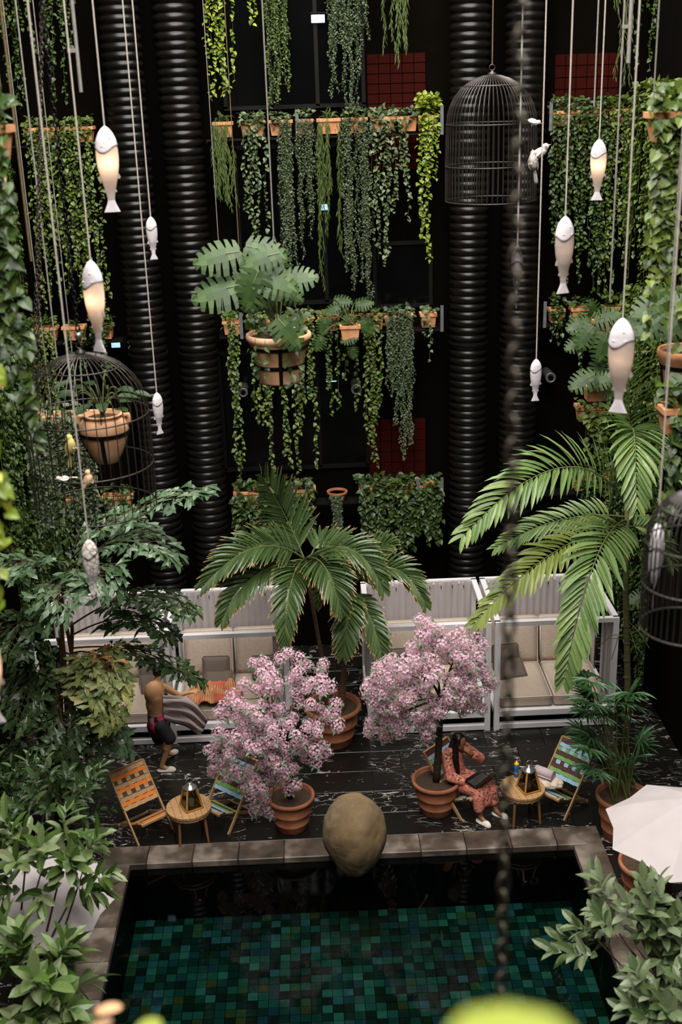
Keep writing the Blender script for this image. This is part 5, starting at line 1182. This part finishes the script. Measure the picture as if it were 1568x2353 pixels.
def fish(hp, tp, Y, label, kind='white', rz=0.0, cord='cord', power=0):
    a = P(hp[0], hp[1], Y); z1 = P(tp[0], tp[1], Y).z; L = a.z - z1
    g = thing('fish_lamp', label, 'fish lamp', a, 'ceramic fish hanging on cords'); g.rotation_euler = (0, 0, math.radians(rz))
    hm = {'lit': 'fish_white', 'white': 'fish_white', 'crackle': 'fish_crackle', 'grey': 'fish_grey'}[kind]; bm_ = {'lit': 'fish_lit', 'white': 'fish_white', 'crackle': 'fish_crackle', 'grey': 'fish_grey'}[kind]
    h = loft(L, 0, .24, 10, 1.05, lambda q: .055*math.sin(q)**2 - .03*math.cos(q) + .02*math.cos(3*q)); h.add([(.02*L, -.01*L, -.14*L)], []); h = loft(L, 0, .24, 10, 1.05, lambda q: .055*math.sin(q)**2 - .03*math.cos(q) + .02*math.cos(3*q))
    ho = h.build('head', hm, g, smooth=True, local=True); so = ho.modifiers.new('thick', 'SOLIDIFY'); so.thickness = .012*L; so.offset = -1
    for sy in (-1, 1):
        MB().ellip((.035*L, sy*.068*L, -.135*L), (.016*L, .008*L, .016*L), 10, 6).build('eye', hm, ho, smooth=True, local=True)
        MB().tube([(.085*L*math.sin(t), sy*(.074*L + .006*L*math.cos(t)), -.205*L - .03*L*math.cos(t)) for t in [-1.1 + 2.2*i/8 for i in range(9)]], .006*L, 5).build('gill', hm, ho, smooth=True, local=True)
    loft(L, .12, .86, 26).build('body', bm_, g, smooth=True, local=True)
    t = loft(L, .85, 1.0, 6); t.build('tail_fin', hm, g, smooth=True, local=True)
    for sx, s in ((-1, .58), (1, .56), (-1, .74), (1, .74)):
        w = fw(s)*L; k = 1 if s < .7 else .55; f = MB(); f.add([(sx*w*.88, -.012*L, -(s - .05*k)*L), (sx*(w + .03*L*k), 0, -(s + .03*k)*L), (sx*w*.82, -.012*L, -(s + .05*k)*L), (sx*w*.88, .012*L, -(s - .05*k)*L), (sx*w*.82, .012*L, -(s + .05*k)*L), (sx*(w + .02*L*k), 0, -(s + .05*k)*L)],
            [(0, 1, 5, 2), (3, 4, 5, 1), (0, 3, 1), (2, 5, 4)]); f.build('fin', bm_, g, local=True)
    MB().tube([(0, 0, -.01*L), (0, 0, ZTOP - a.z)], .0055, 6).build('cord', cord, g, local=True)
    if power:
        l = bpy.data.lights.new('bulb', 'POINT'); l.energy = power; l.color = (1, .72, .44); l.shadow_soft_size = .035
        o = bpy.data.objects.new('bulb', l); C.objects.link(o); o.parent = g; o.location = (0, 0, -.42*L)
fish((240, 290), (262, 487), 9.5, 'glowing white fish lamp at the upper left, beside the first duct', 'lit', 15, power=.8)
fish((208, 598), (229, 808), 8.9, 'large glowing white fish lamp just above the left birdcage', 'lit', -35, power=.8)
fish((346, 498), (352, 596), 11, 'small unlit white fish, upper of the two by the left ducts', 'white', 25)
fish((360, 902), (367, 997), 11, 'small unlit white fish, lower of the two by the left ducts', 'white', 40)
fish((203, 1240), (220, 1372), 8.0, 'crackle-glazed white fish hanging low in front of the left birdcage', 'crackle', 30)
fish((1378, 320), (1370, 460), 11, 'glowing white fish lamp highest at the right', 'lit', -10, power=.6)
fish((1300, 497), (1297, 674), 10, 'pinkish white fish lamp in the middle of the right-hand group', 'lit', 20, power=.08)
fish((1233, 825), (1229, 921), 11, 'small unlit white fish beside the blurred chain', 'white', 5)
fish((1432, 731), (1415, 948), 8.5, 'large white fish lamp in front of the tall palm frond', 'lit', -30, power=.2)
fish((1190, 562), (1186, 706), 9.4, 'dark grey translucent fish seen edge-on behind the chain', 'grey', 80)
fish((1513, 1202), (1492, 1392), 7.2, 'white fish seen edge-on at the right edge below the palm', 'white', 75)
fish((-24, 330), (-18, 545), 8.0, 'glowing fish lamp cut by the upper left picture edge', 'lit', 10, power=.6)
fish((-44, 1440), (-32, 1662), 5.6, 'blurred glowing fish lamp cut by the lower left picture edge', 'lit', 10, power=.5)
# plain suspension cables
def cable(top, bot, Y, mat, r, label, sleeve=None):
    b = P(bot[0], bot[1], Y); g = thing('suspension_cable', label, 'cable', b)
    MB().tube([b, (b.x, b.y, ZTOP)], r, 6).build('strand', mat, g)
    if sleeve: s = P(sleeve[0], sleeve[1], Y); MB().tube([(b.x + .06, b.y, s.z), (b.x + .06, b.y, ZTOP)], r*2.2, 8).build('sleeve', 'cord_grey', g); MB().box((b.x + .03, b.y, s.z + .3), (.08, .02, .03)).build('clip', 'cord_grey', g)
cable(0, (131, 825), 11.5, 'cord_grey', .008, 'grey cable running down behind the left birdcage')
cable(0, (72, 600), 9.5, 'rope_brown', .009, 'brownish rope at the far left above the birdcage')
cable(0, (196, 480), 9.6, 'cord_grey', .006, 'grey cable with a thick sleeve left of the upper fish', (178, 212))
cable(0, (1402, 690), 11.0, 'cord_grey', .008, 'grey cable at the right ending above the monstera', (1432, 145))
cable(0, (1366, 245), 12.5, 'cord_grey', .008, 'short grey cable at the upper right behind the fish cords')
cable(0, (513, 720), YB - .3, 'cord_grey', .006, 'thin cable left of the monstera pot reaching the middle railing')
cable(0, (557, 700), YB - .4, 'rope_brown', .007, 'brown rope hanging behind the monstera leaves')

# ------------------------------------------------------------------ chains
def link_mesh(w, h, r, mat):
    pts = []
    for i in range(17):
        a = 2*PI*i/16; pts.append(V((w/2*math.cos(a), 0, h/2*math.sin(a))))
    m = MB(); m.tube(pts, r, 6, False); me = m.mesh('chain_link'); me.materials.append(MATS[mat]); me.polygons.foreach_set('use_smooth', [True]*len(me.polygons)); return me
def chain(a, b, w, h, r, label, mat='chain_metal', joined=False, parent=None):
    a, b = V(a), V(b); d = b - a; n = max(2, int(d.length/(h*.78)))
    g = parent or thing('hanging_chain', label, 'chain', a); rx = V((0, 0, -1)).rotation_difference(d).to_euler()
    if joined:
        m = MB(); x, y = frame(d)
        for i in range(n):
            c = a + d*((i + .5)/n); s = x if i % 2 else y; m.tube([c + s*(w/2*math.cos(2*PI*k/8)) + d.normalized()*(h/2*math.sin(2*PI*k/8)) for k in range(9)], r, 4, False)
        return tag(m.build('chain', mat, g), kind='stuff')
    me = link_mesh(w, h, r, mat); o0 = root_loc(g)
    for i in range(n):
        M = rx.to_matrix() @ Matrix.Rotation(PI/2*(i % 2) + .4, 3, 'Z'); obj_from_mesh('chain_link', me, g, a + d*((i + .5)/n) - o0, M.to_euler())
t_ = P(1203, -60, 3.0); chain(t_, P(1138, 2420, 3.0).lerp(V((t_.x, t_.y, P(1138, 2420, 3.0).z)), 1), .036, .082, .0065, 'dark blurred chain hanging close to the camera, right of centre')
chain(P(100, -40, 10.8), P(78, 880, 10.8), .03, .05, .005, 'thin double chain at the far left beside the birdcage', joined=True)
chain(P(95, -40, 10.9), P(88, 1050, 10.9), .03, .05, .005, 'second thin chain hanging at the far left', joined=True)

# ------------------------------------------------------------------ birdcages and birds
def cage(axis, Y, tops, rings, N, label, wr=.0047):
    """axis: pixel on the axis of the first ring; rings: (py, radius px), tops: py of the crown"""
    x0, y0 = axis; o = P(x0, y0, Y); D = (o - CAM).dot(_f)
    def zpx(py):           # height of the axis point that shows at row py
        lo, hi = 0.0, 14.0
        for _ in range(40):
            m = (lo + hi)/2; v = V((o.x, o.y, m)) - CAM; yy = HH/2 + FP*v.dot(_d)/v.dot(_f)
            if yy > py: lo = m
            else: hi = m
        return lo
    rs = []
    for py, rp_ in rings:
        z = zpx(py); v = V((o.x, o.y, z)) - CAM; rs.append((rp_*v.dot(_f)/FP, z))
    zt = zpx(tops); base = V((o.x, o.y, rs[-1][1]))
    g = thing('birdcage', label, 'birdcage', base, 'open wire birdcages')
    prof = [(.015, zt)]; R1, z1 = rs[1]
    for i in range(1, 9):
        a = PI/2*i/8; prof.append((R1*math.sin(a), z1 + (zt - z1)*math.cos(a)))
    prof += [(r_, z_) for r_, z_ in rs[2:]]
    m = MB(); m.tube([(r_, 0, z_ - base.z) for r_, z_ in prof], wr, 5); me = m.mesh('wire'); me.materials.append(MATS['cage_wire'])
    for k in range(N): obj_from_mesh('wire', me, g, (0, 0, 0), (0, 0, 2*PI*k/N))
    def rad_at(z): return R1*math.sqrt(max(0, 1 - ((z - z1)/(zt - z1))**2))
    for i, (r_, z_) in enumerate(rs):
        rr = rad_at(z_) if i == 0 else r_
        MB().tube([(rr*math.cos(2*PI*k/48), rr*math.sin(2*PI*k/48), z_ - base.z) for k in range(49)], wr*1.5, 6, False).build('ring', 'cage_wire', g, local=True, smooth=True)
    MB().lathe([(.0, .05), (.05, .012), (.05, -.01), (.02, -.02)], 14, (0, 0, zt - base.z)).build('crown', 'cage_wire', g, local=True, smooth=True)
    MB().tube([(.03*math.sin(t), 0, zt - base.z + .075 - .03*math.cos(t)) for t in [2*PI*i/14 for i in range(15)]], .006, 6).build('hook', 'cage_wire', g, local=True)
    return base, V((o.x, o.y, zt + .1)), g
bs, tp_, g1 = cage((188, 843), 10.4, 812, [(843, 81), (951, 141), (1066, 139), (1163, 136)], 40, 'black wire birdcage with a clay jar inside, hanging at the left')
chain(tp_ + V((0, 0, .0)), (tp_.x, tp_.y, ZTOP), .035, .065, .006, 'dark chain holding the left birdcage', 'black_iron', joined=True)
MB().ellip(tp_ + V((0, 0, .06)), (.035, .035, .035), 12, 8).build('ball', 'steel', g1, smooth=True)
bs2, tp2, g2_ = cage((1131, 200), 13.4, 172, [(197, 62), (284, 103), (380, 104), (460, 103)], 56, 'dark dense wire birdcage in front of the right ducts', .0055)
MB().tube([tp2, (tp2.x, tp2.y, ZTOP)], .007, 6).build('cord', 'rope_brown', g2_)
bs3, tp3, g3_ = cage((1596, 1190), 6.2, 1128, [(1165, 60), (1245, 104), (1340, 104), (1440, 103)], 44, 'blurred black birdcage cut by the right picture edge', .004)
MB().tube([tp3, (tp3.x, tp3.y, ZTOP)], .006, 6).build('cord', 'rope_brown', g3_)
def bird(px, py, Y, d, mat, label, L=.2, tail=None, tilt=.0):
    c = P(px, py, Y); g = thing('bird', label, 'bird', c, 'small ornamental birds'); d = V(d).normalized(); x, y = frame(d); M = Matrix((x, d, y)).transposed()
    b = MB(); b.ellip(c, (L*.2, L*.36, L*.2), 14, 10, M); b.ellip(c + d*L*.34 + y*L*.1, (L*.14, L*.15, L*.14), 12, 8, M); o = b.build('body', mat, g, smooth=True)
    rm = o.modifiers.new('fuse', 'REMESH'); rm.mode = 'VOXEL'; rm.voxel_size = L*.035; rm.use_smooth_shade = True
    m = MB(); q = c + d*L*.46 + y*L*.09; m.tube([q, q + d*L*.1 - y*L*.02], [L*.04, .001], 6); m.build('beak', 'bird_peach', g)
    t = MB(); 
    for k in (-1, 0, 1): t.blade(c - d*L*.25, -d + x*k*.12 + V((0, 0, -.1)), y, L*.75, L*.12, .1, 4)
    t.build('tail', tail or mat, g)
    for sx in (-1, 1):
        w = MB(); w.blade(c + d*L*.22 + x*sx*L*.17 + y*L*.06, -d - y*.12, x*sx + y*.4, L*.62, L*.24, 0, 5); w.build('wing', tail or mat, g)
    f = MB()
    for sx in (-1, 1): f.tube([c - y*L*.15 + x*sx*L*.06, c - y*L*.3 + x*sx*L*.06], L*.015, 4)
    f.build('feet', 'bird_peach', g)
bird(202, 1103, 9.86, (.35, -.1, .85), 'bird_peach', 'peach and white bird perched on the front ring of the left birdcage', .2)
bird(146, 1100, 9.88, (-1, -.2, -.1), 'bird_white', 'white bird perched on the left birdcage ring, seen from the side', .13)
bird(162, 1025, 10.0, (.15, -.1, .9), 'bird_yellow', 'yellow-green bird clinging inside the left birdcage', .22)
bird(1226, 280, 12.9, (.9, -.1, -.35), 'bird_white', 'white bird on the upper ring of the right birdcage', .16)
bird(1240, 352, 12.9, (.5, -.2, .3), 'bird_grey', 'grey and white bird with spread wings on the right birdcage', .26, 'bird_grey')
bird(1226, 372, 12.8, (-.2, -.2, .9), 'bird_grey', 'smaller grey bird with a long tail just below the spread-winged one', .24, 'bird_grey')

# ------------------------------------------------------------------ hanging clay pots
def bands(g, c, prof, zs, mat='black_iron', vert=4, off=.006):
    def rad(z):
        for (r0, z0), (r1, z1) in zip(prof, prof[1:]):
            if min(z0, z1) <= z <= max(z0, z1) and abs(z1 - z0) > 1e-6: return r0 + (r1 - r0)*(z - z0)/(z1 - z0)
        return prof[0][0]
    for z in zs:
        r0, r1 = rad(z - .018) + off, rad(z + .018) + off; MB().lathe([(r0 - .005, z - .018), (r0 + .003, z - .018), (r1 + .003, z + .018), (r1 - .005, z + .018)], 40, c).build('iron_band', mat, g, smooth=False)
    z0, z1 = prof[0][1], max(zs) + .02
    for k in range(vert):
        a = -PI/2 + .05 + 2*PI*k/vert; d = V((math.cos(a), math.sin(a), 0)); pts = [V(c) + d*(rad(z) + off) + V((0, 0, z)) for z in [z0 + (z1 - z0)*i/8 for i in range(9)]]
        m = MB(); t = V((-d.y, d.x, 0)); vs = []
        for p in pts: vs += [p - t*.018, p + t*.018, p + t*.018 + d*.008, p - t*.018 + d*.008]
        m.add(vs, [(i*4 + j, i*4 + (j + 1) % 4, i*4 + 4 + (j + 1) % 4, i*4 + 4 + j) for i in range(8) for j in range(4)] + [(3, 2, 1, 0), (32, 33, 34, 35)]); m.build('iron_strap', mat, g)
def hang(g, c, R, zr, ztop, mat='cord_grey'):
    """three wires from the rim to one cable"""
    k = V(c) + V((0, 0, zr + .95))
    for i in range(3):
        a = PI/2 + 2*PI*i/3; MB().tube([V(c) + V((math.cos(a)*R, math.sin(a)*R, zr)), k], .004, 5).build('hanger', mat, g)
    MB().tube([k, V((k.x, k.y, ztop))], .007, 6).build('cable', mat, g)
Yp = 11.5; rim = P(640, 764, Yp); bot = P(640, 872, Yp); s = (rim - CAM).dot(_f)/FP; R = 76*s; h = (rim.z - P(646, 874, Yp).z)*1.02
c = V((rim.x, rim.y, rim.z - h)); g = thing('hanging_pot', 'large clay pot with black iron straps and a monstera, hanging at the centre', 'hanging pot', c)
prof = [(R*.62, 0), (R*.64, .02), (R*.68, h*.2), (R*.69, h*.22), (R*.84, h*.70), (R*.86, h*.72), (R*.90, h*.80), (R*.92, h*.84), (R*.99, h*.88), (R, h*.93), (R*.98, h*.985), (R*.94, h), (R*.88, h*.98), (R*.86, h*.9)]
MB().lathe(prof, 44, c).build('pot', 'terracotta_pale', g, smooth=True); MB().lathe([(.001, h*.93), (R*.865, h*.92)], 30, c).build('soil', 'soil', g)
bands(g, c, prof[:8], (h*.36, h*.74)); hang(g, c, R*.9, h, ZTOP)
MB().tube([c + V((.02, -R*.9, h - .02)), c + V((.02, -R*.9, h + .16))], .012, 6).build('hook', 'steel', g)
def mleaf(g, stem0, px, py, Y, L, ang, tilt, mat='monstera', w=.95):
    """monstera leaf whose middle shows at (px,py); ang: direction of the tip in the picture, degrees from right, up positive"""
    q = P(px, py, Y); d = V((math.cos(math.radians(ang)), -.25, math.sin(math.radians(ang)))).normalized()
    n_ = V((tilt, -.75, .75)); p0 = q - d*L*.5
    b = MB(); b.monstera(p0, d, n_, L, w, 7, .2); o = b.build('leaf', mat, g)
    m = MB(); m.tube(quad3(stem0, V(stem0).lerp(p0, .55) + V((0, 0, .1)), p0, 8), .007, 5); m.build('stalk', 'stem_green', o, smooth=True)
    m = MB(); m.tube([p0 + d*(L*t) - V((0, 0, 0)) for t in (0, .3)], [.006, .004], 4); m.build('midrib', 'stem_green', o)
s0 = c + V((0, 0, h*.95))
for px, py, Yo, L, ang, tl in [(497, 586, -.1, .46, 185, .1), (497, 666, -.25, .5, 187, 0), (612, 575, .1, .42, -12, -.1), (598, 592, -.2, .38, 190, .2), (575, 670, -.35, .4, 245, 0), (640, 645, -.3, .42, -20, .1), (688, 635, -.15, .36, 10, .2), (640, 615, .3, .36, -70, 0),
                           (668, 765, -.45, .36, -50, .1), (560, 645, .2, .34, 200, .3), (625, 690, .25, .3, 200, .3), (668, 670, .2, .32, -30, 0)]:
    mleaf(g, s0, px, py, Yp + Yo, L, ang, tl)
lv, st = MB(), MB()
bush(lv, c + V((0, 0, h*.95)), R*1.7, R*1.7, .2, 90, .09)
for u in (-.8, -.45, .3, .75): trail(lv, st, c + V((u*R*.85, -R*math.sqrt(1 - u*u*.7)*1.02, h)), U(.25, .75), 'pothos', size=.8)
tag(lv.build('undergrowth', 'ivy_deep', g), kind='stuff'); st.build('stems', 'stem_green', g)
# jar in the birdcage
cj = P(247, 1060, 10.42); rj = P(247, 950, 10.42); sj = (rj - CAM).dot(_f)/FP; h = rj.z - cj.z; R = 57*sj
g = thing('hanging_jar', 'pale clay jar with iron bands and a leafy plant inside the left birdcage', 'jar', cj)
prof = [(R*.44, 0), (R*.5, h*.03), (R*.7, h*.22), (R*.9, h*.48), (R*.99, h*.66), (R, h*.73), (R*.96, h*.82), (R*.84, h*.9), (R*.74, h*.93), (R*.74, h*.96), (R*.8, h*.975), (R*.8, h), (R*.74, h*1.01), (R*.68, h*.99), (R*.66, h*.9)]
MB().lathe(prof, 40, cj).build('pot', 'terracotta_pale', g, smooth=True); MB().lathe([(.001, h*.93), (R*.67, h*.92)], 24, cj).build('soil', 'soil', g)
for a in (-1, 1):
    MB().tube([cj + V((a*R*.76, 0, h*.95)), cj + V((a*R*1.02, 0, h*.97)), cj + V((a*R*1.06, 0, h*.84)), cj + V((a*R*.97, 0, h*.78))], .022, 8).build('handle', 'terracotta_pale', g, smooth=True)
bands(g, cj, prof[:6], (h*.62,), vert=4)
for k in range(3):
    a = .6 + 2*PI*k/3; MB().tube([cj + V((R*.98*math.cos(a), R*.98*math.sin(a), h*.64)), cj + V((0, 0, h + .75)), V((tp_.x, tp_.y, tp_.z - .1))], .004, 5).build('hanger', 'black_iron', g)
for i in range(13):
    a = 2*PI*i/13 + U(-.2, .2); l = U(.14, .34); e = cj + V((math.cos(a)*l*.9, math.sin(a)*l*.7, h + U(.05, .4)))
    d = (V((math.cos(a), math.sin(a)*.8, U(-.2, .4)))).normalized(); b = MB(); b.blade(e, d, V((0, -.2, 1)), U(.17, .25), U(.085, .12), .4, 5, fold=.1); lo = b.build('leaf', 'monstera', g)
    m = MB(); m.tube(quad3(cj + V((0, 0, h*.93)), (cj + V((0, 0, h))).lerp(e, .5) + V((0, 0, .1)), e, 6), .006, 5); m.build('stalk', 'stem_green', lo, smooth=True)
# trough of small-leaved plant behind the cage
pt = P(148, 950, 12.6); planter(pt, .62, [(-.5, .5, 44, .8, 1.35, 'small')], 'pale clay trough with a curtain of small grey leaves, seen through the left birdcage', 'small_grey', top=60, topL=.06, potmat='terracotta_pale', size=1.35, group='hanging troughs')
q_ = V((pt.x, pt.y, ZTOP))
cable(0, (118, 940), 12.6, 'cord_grey', .005, 'left cable of the clay trough behind the birdcage'); cable(0, (180, 940), 12.6, 'cord_grey', .005, 'right cable of the clay trough behind the birdcage')
# monstera leaves behind the cage, along the middle railing and on the right
def monstera_plant(base, label, leaves, Y):
    g = thing('monstera_plant', label, 'plant', base)
    boxpot(g, V(base) + V((0, 0, .2)), .3, 'terracotta')
    for px, py, Yo, L, ang, tl in leaves: mleaf(g, V(base) + V((0, 0, .2)), px, py, Y + Yo, L, ang, tl)
Yw = YB - .25
monstera_plant(P(805, 775, YB - .45), 'young monstera with split leaves on the middle railing, right of the monstera pot', [(789, 690, 0, .3, 0, 0), (762, 712, -.1, .26, 200, 0), (838, 695, 0, .3, 10, 0), (742, 752, -.2, .28, 250, 0), (800, 745, -.2, .26, -100, 0), (845, 752, -.2, .28, -60, 0), (732, 790, -.3, .26, 240, 0), (800, 775, -.3, .28, 200, 0), (812, 812, -.3, .2, -90, 0)], Yw)
monstera_plant(P(1385, 765, 16.2), 'monstera with many split leaves on the right, behind the large white fish', [(1330, 745, 0, .36, 190, 0), (1345, 775, -.3, .38, 230, 0), (1400, 725, 0, .4, 20, 0), (1385, 800, -.4, .42, 250, 0), (1440, 770, -.2, .4, -30, 0), (1420, 820, -.3, .36, -60, 0), (1320, 790, -.1, .3, 200, 0), (1365, 715, .2, .34, 100, 0), (1465, 740, 0, .4, 10, 0), (1375, 850, -.3, .34, 240, 0)], 16.0)
monstera_plant(P(1368, 915, 15.8), 'monstera with two grey-green leaves in a clay pot low on the right', [(1338, 875, -.2, .4, 200, 0), (1385, 870, -.1, .34, 20, 0), (1410, 900, 0, .3, -20, 0), (1470, 1375, .5, .36, 190, 0)], 15.6)
for px, py, Yk, lab in [(1368, 880, 15.8, 'ivy trailing below the low monstera pot at the right')]:
    b0 = P(px - 10, 930, Yk); planter(b0, .4, [(-.5, .5, 12, .5, 1.2, 'pothos')], lab, 'ivy_green', top=25, topL=.09)
# pot cut by the right edge
Yq = 10.6; rim = P(1578, 800, Yq); s = (rim - CAM).dot(_f)/FP; R = 66*s; h = .52; c = rim - V((0, 0, h))
g = thing('hanging_pot', 'clay pot with iron bands and a monstera, cut by the right picture edge', 'hanging pot', c)
prof = [(R*.62, 0), (R*.64, .02), (R*.84, h*.70), (R*.86, h*.72), (R*.90, h*.80), (R*.99, h*.88), (R, h*.93), (R*.98, h*.985), (R*.94, h), (R*.88, h*.98), (R*.86, h*.9)]
MB().lathe(prof, 44, c).build('pot', 'terracotta', g, smooth=True); MB().lathe([(.001, h*.93), (R*.865, h*.92)], 30, c).build('soil', 'soil', g); bands(g, c, prof[:5], (h*.3, h*.7)); hang(g, c, R*.9, h, ZTOP)
for px, py, Yo, L, ang, tl in [(1500, 705, 0, .4, 190, 0), (1540, 680, .1, .4, 150, 0), (1560, 740, -.2, .4, 220, 0), (1500, 745, -.1, .36, 200, 0), (1590, 690, 0, .4, 20, 0)]: mleaf(g, c + V((0, 0, h*.95)), px, py, Yq + Yo, L, ang, tl)
# hanging greenery close to the left and right picture edges
for px, py, Y, s, leaf, lab, wd in [(-135, 885, 5.6, [(-.5, .5, 26, .7, 1.1, 'pothos')], 'ivy_lime', 'blurred lime-green ivy planter hanging close at the left edge', .5),
                                (-70, 290, 8.0, [(-.5, .5, 26, 1.4, 2.2, 'pothos')], 'ivy_deep', 'blurred dark ivy planter hanging at the upper left edge', .5),
                                (1580, 255, 9.5, [(-.5, .5, 26, 1.2, 1.9, 'pothos')], 'ivy_green', 'blurred green ivy planter hanging at the upper right edge', .6),
                                (1590, 930, 9.0, [(-.5, .5, 20, .6, 1.1, 'pothos')], 'ivy_deep', 'blurred dark ivy planter hanging at the right edge above the fish', .5)]:
    b0 = P(px, py, Y); planter(b0, wd, s, lab, leaf, top=70, topL=.11, toph=.2, group='ivy planters hanging near the camera', size=.95)
    for sx in (-1, 1): pass
    gq = [o for o in C.objects if o.get('label') == lab][0]
    for sx in (-1, 1): MB().tube([b0 + V((sx*wd*.45, 0, 0)), V((b0.x + sx*wd*.45, b0.y, ZTOP))], .005, 5).build('hanger', 'cord_grey', gq)
# round wall lamps
for px, py, r_, lab in [(819, 891, .085, 'round grey wall lamp with a dark eye below the middle railing'), (1263, 864, .08, 'dim round wall lamp right of the ducts'), (560, 898, .07, 'dim round wall lamp left of the monstera pot bottom'), (692, 892, .07, 'dim round wall lamp right of the monstera pot bottom')]:
    p = P(px, py, YB + .2); g = thing('wall_lamp', lab, 'lamp', p, 'round wall lamps')
    def cyl(r0, r1, y0, y1, n=24): m = MB(); m.tube([p + V((0, y0, 0)), p + V((0, y1, 0))], [r0, r1], n); return m
    cyl(r_, r_, -.12, .3).build('housing', 'speaker_grey', g, smooth=False); cyl(r_*.55, r_*.5, -.125, -.1).build('lens', 'black_glass', g)
    m = MB(); m.tube([p + V((r_*.93*math.cos(2*PI*k/24), -.12, r_*.93*math.sin(2*PI*k/24))) for k in range(25)], .012, 6, False); m.build('bezel', 'rail_grey', g, smooth=True)

# ------------------------------------------------------------------ leaves right in front of the camera
def near_leaf(px, py, dist, L, w, tilt, mat, label, rz=0):
    q = CAM + ray(px, py)*dist; g = thing('balcony_plant', label, 'plant', q - V((0, 0, .5))); b = MB()
    d = V((math.sin(rz), math.cos(rz), .15)); b.blade(q - d*L*.5, d, V((0, -.2, 1)), L, w, .35, 8, prof=lambda t: math.sin(PI*min(1, t*.94 + .03))**.55, fold=.06); b.build('leaf', mat, g, smooth=True)
    m = MB(); m.tube(quad3(q - V((0, 0, .5)), q - d*L*.6 - V((0, 0, .2)), q - d*L*.5, 8), .004, 6); m.build('stalk', 'stem_green', g, smooth=True)
near_leaf(1180, 2420, 1.15, .16, .135, 0, 'lime_near', 'large blurred lime-green leaf close to the camera at the bottom', .1)
near_leaf(250, 2316, 3.2, .075, .035, 0, 'orange_leaf', 'small blurred orange leaf at the bottom left', 1.3)
near_leaf(232, 2352, 3.2, .07, .03, 0, 'orange_leaf', 'lower blurred orange leaf at the very bottom left', 1.0)
near_leaf(340, 2362, 2.6, .08, .05, 0, 'lime_near', 'small blurred yellow-green leaf at the bottom, right of the orange ones', .6)
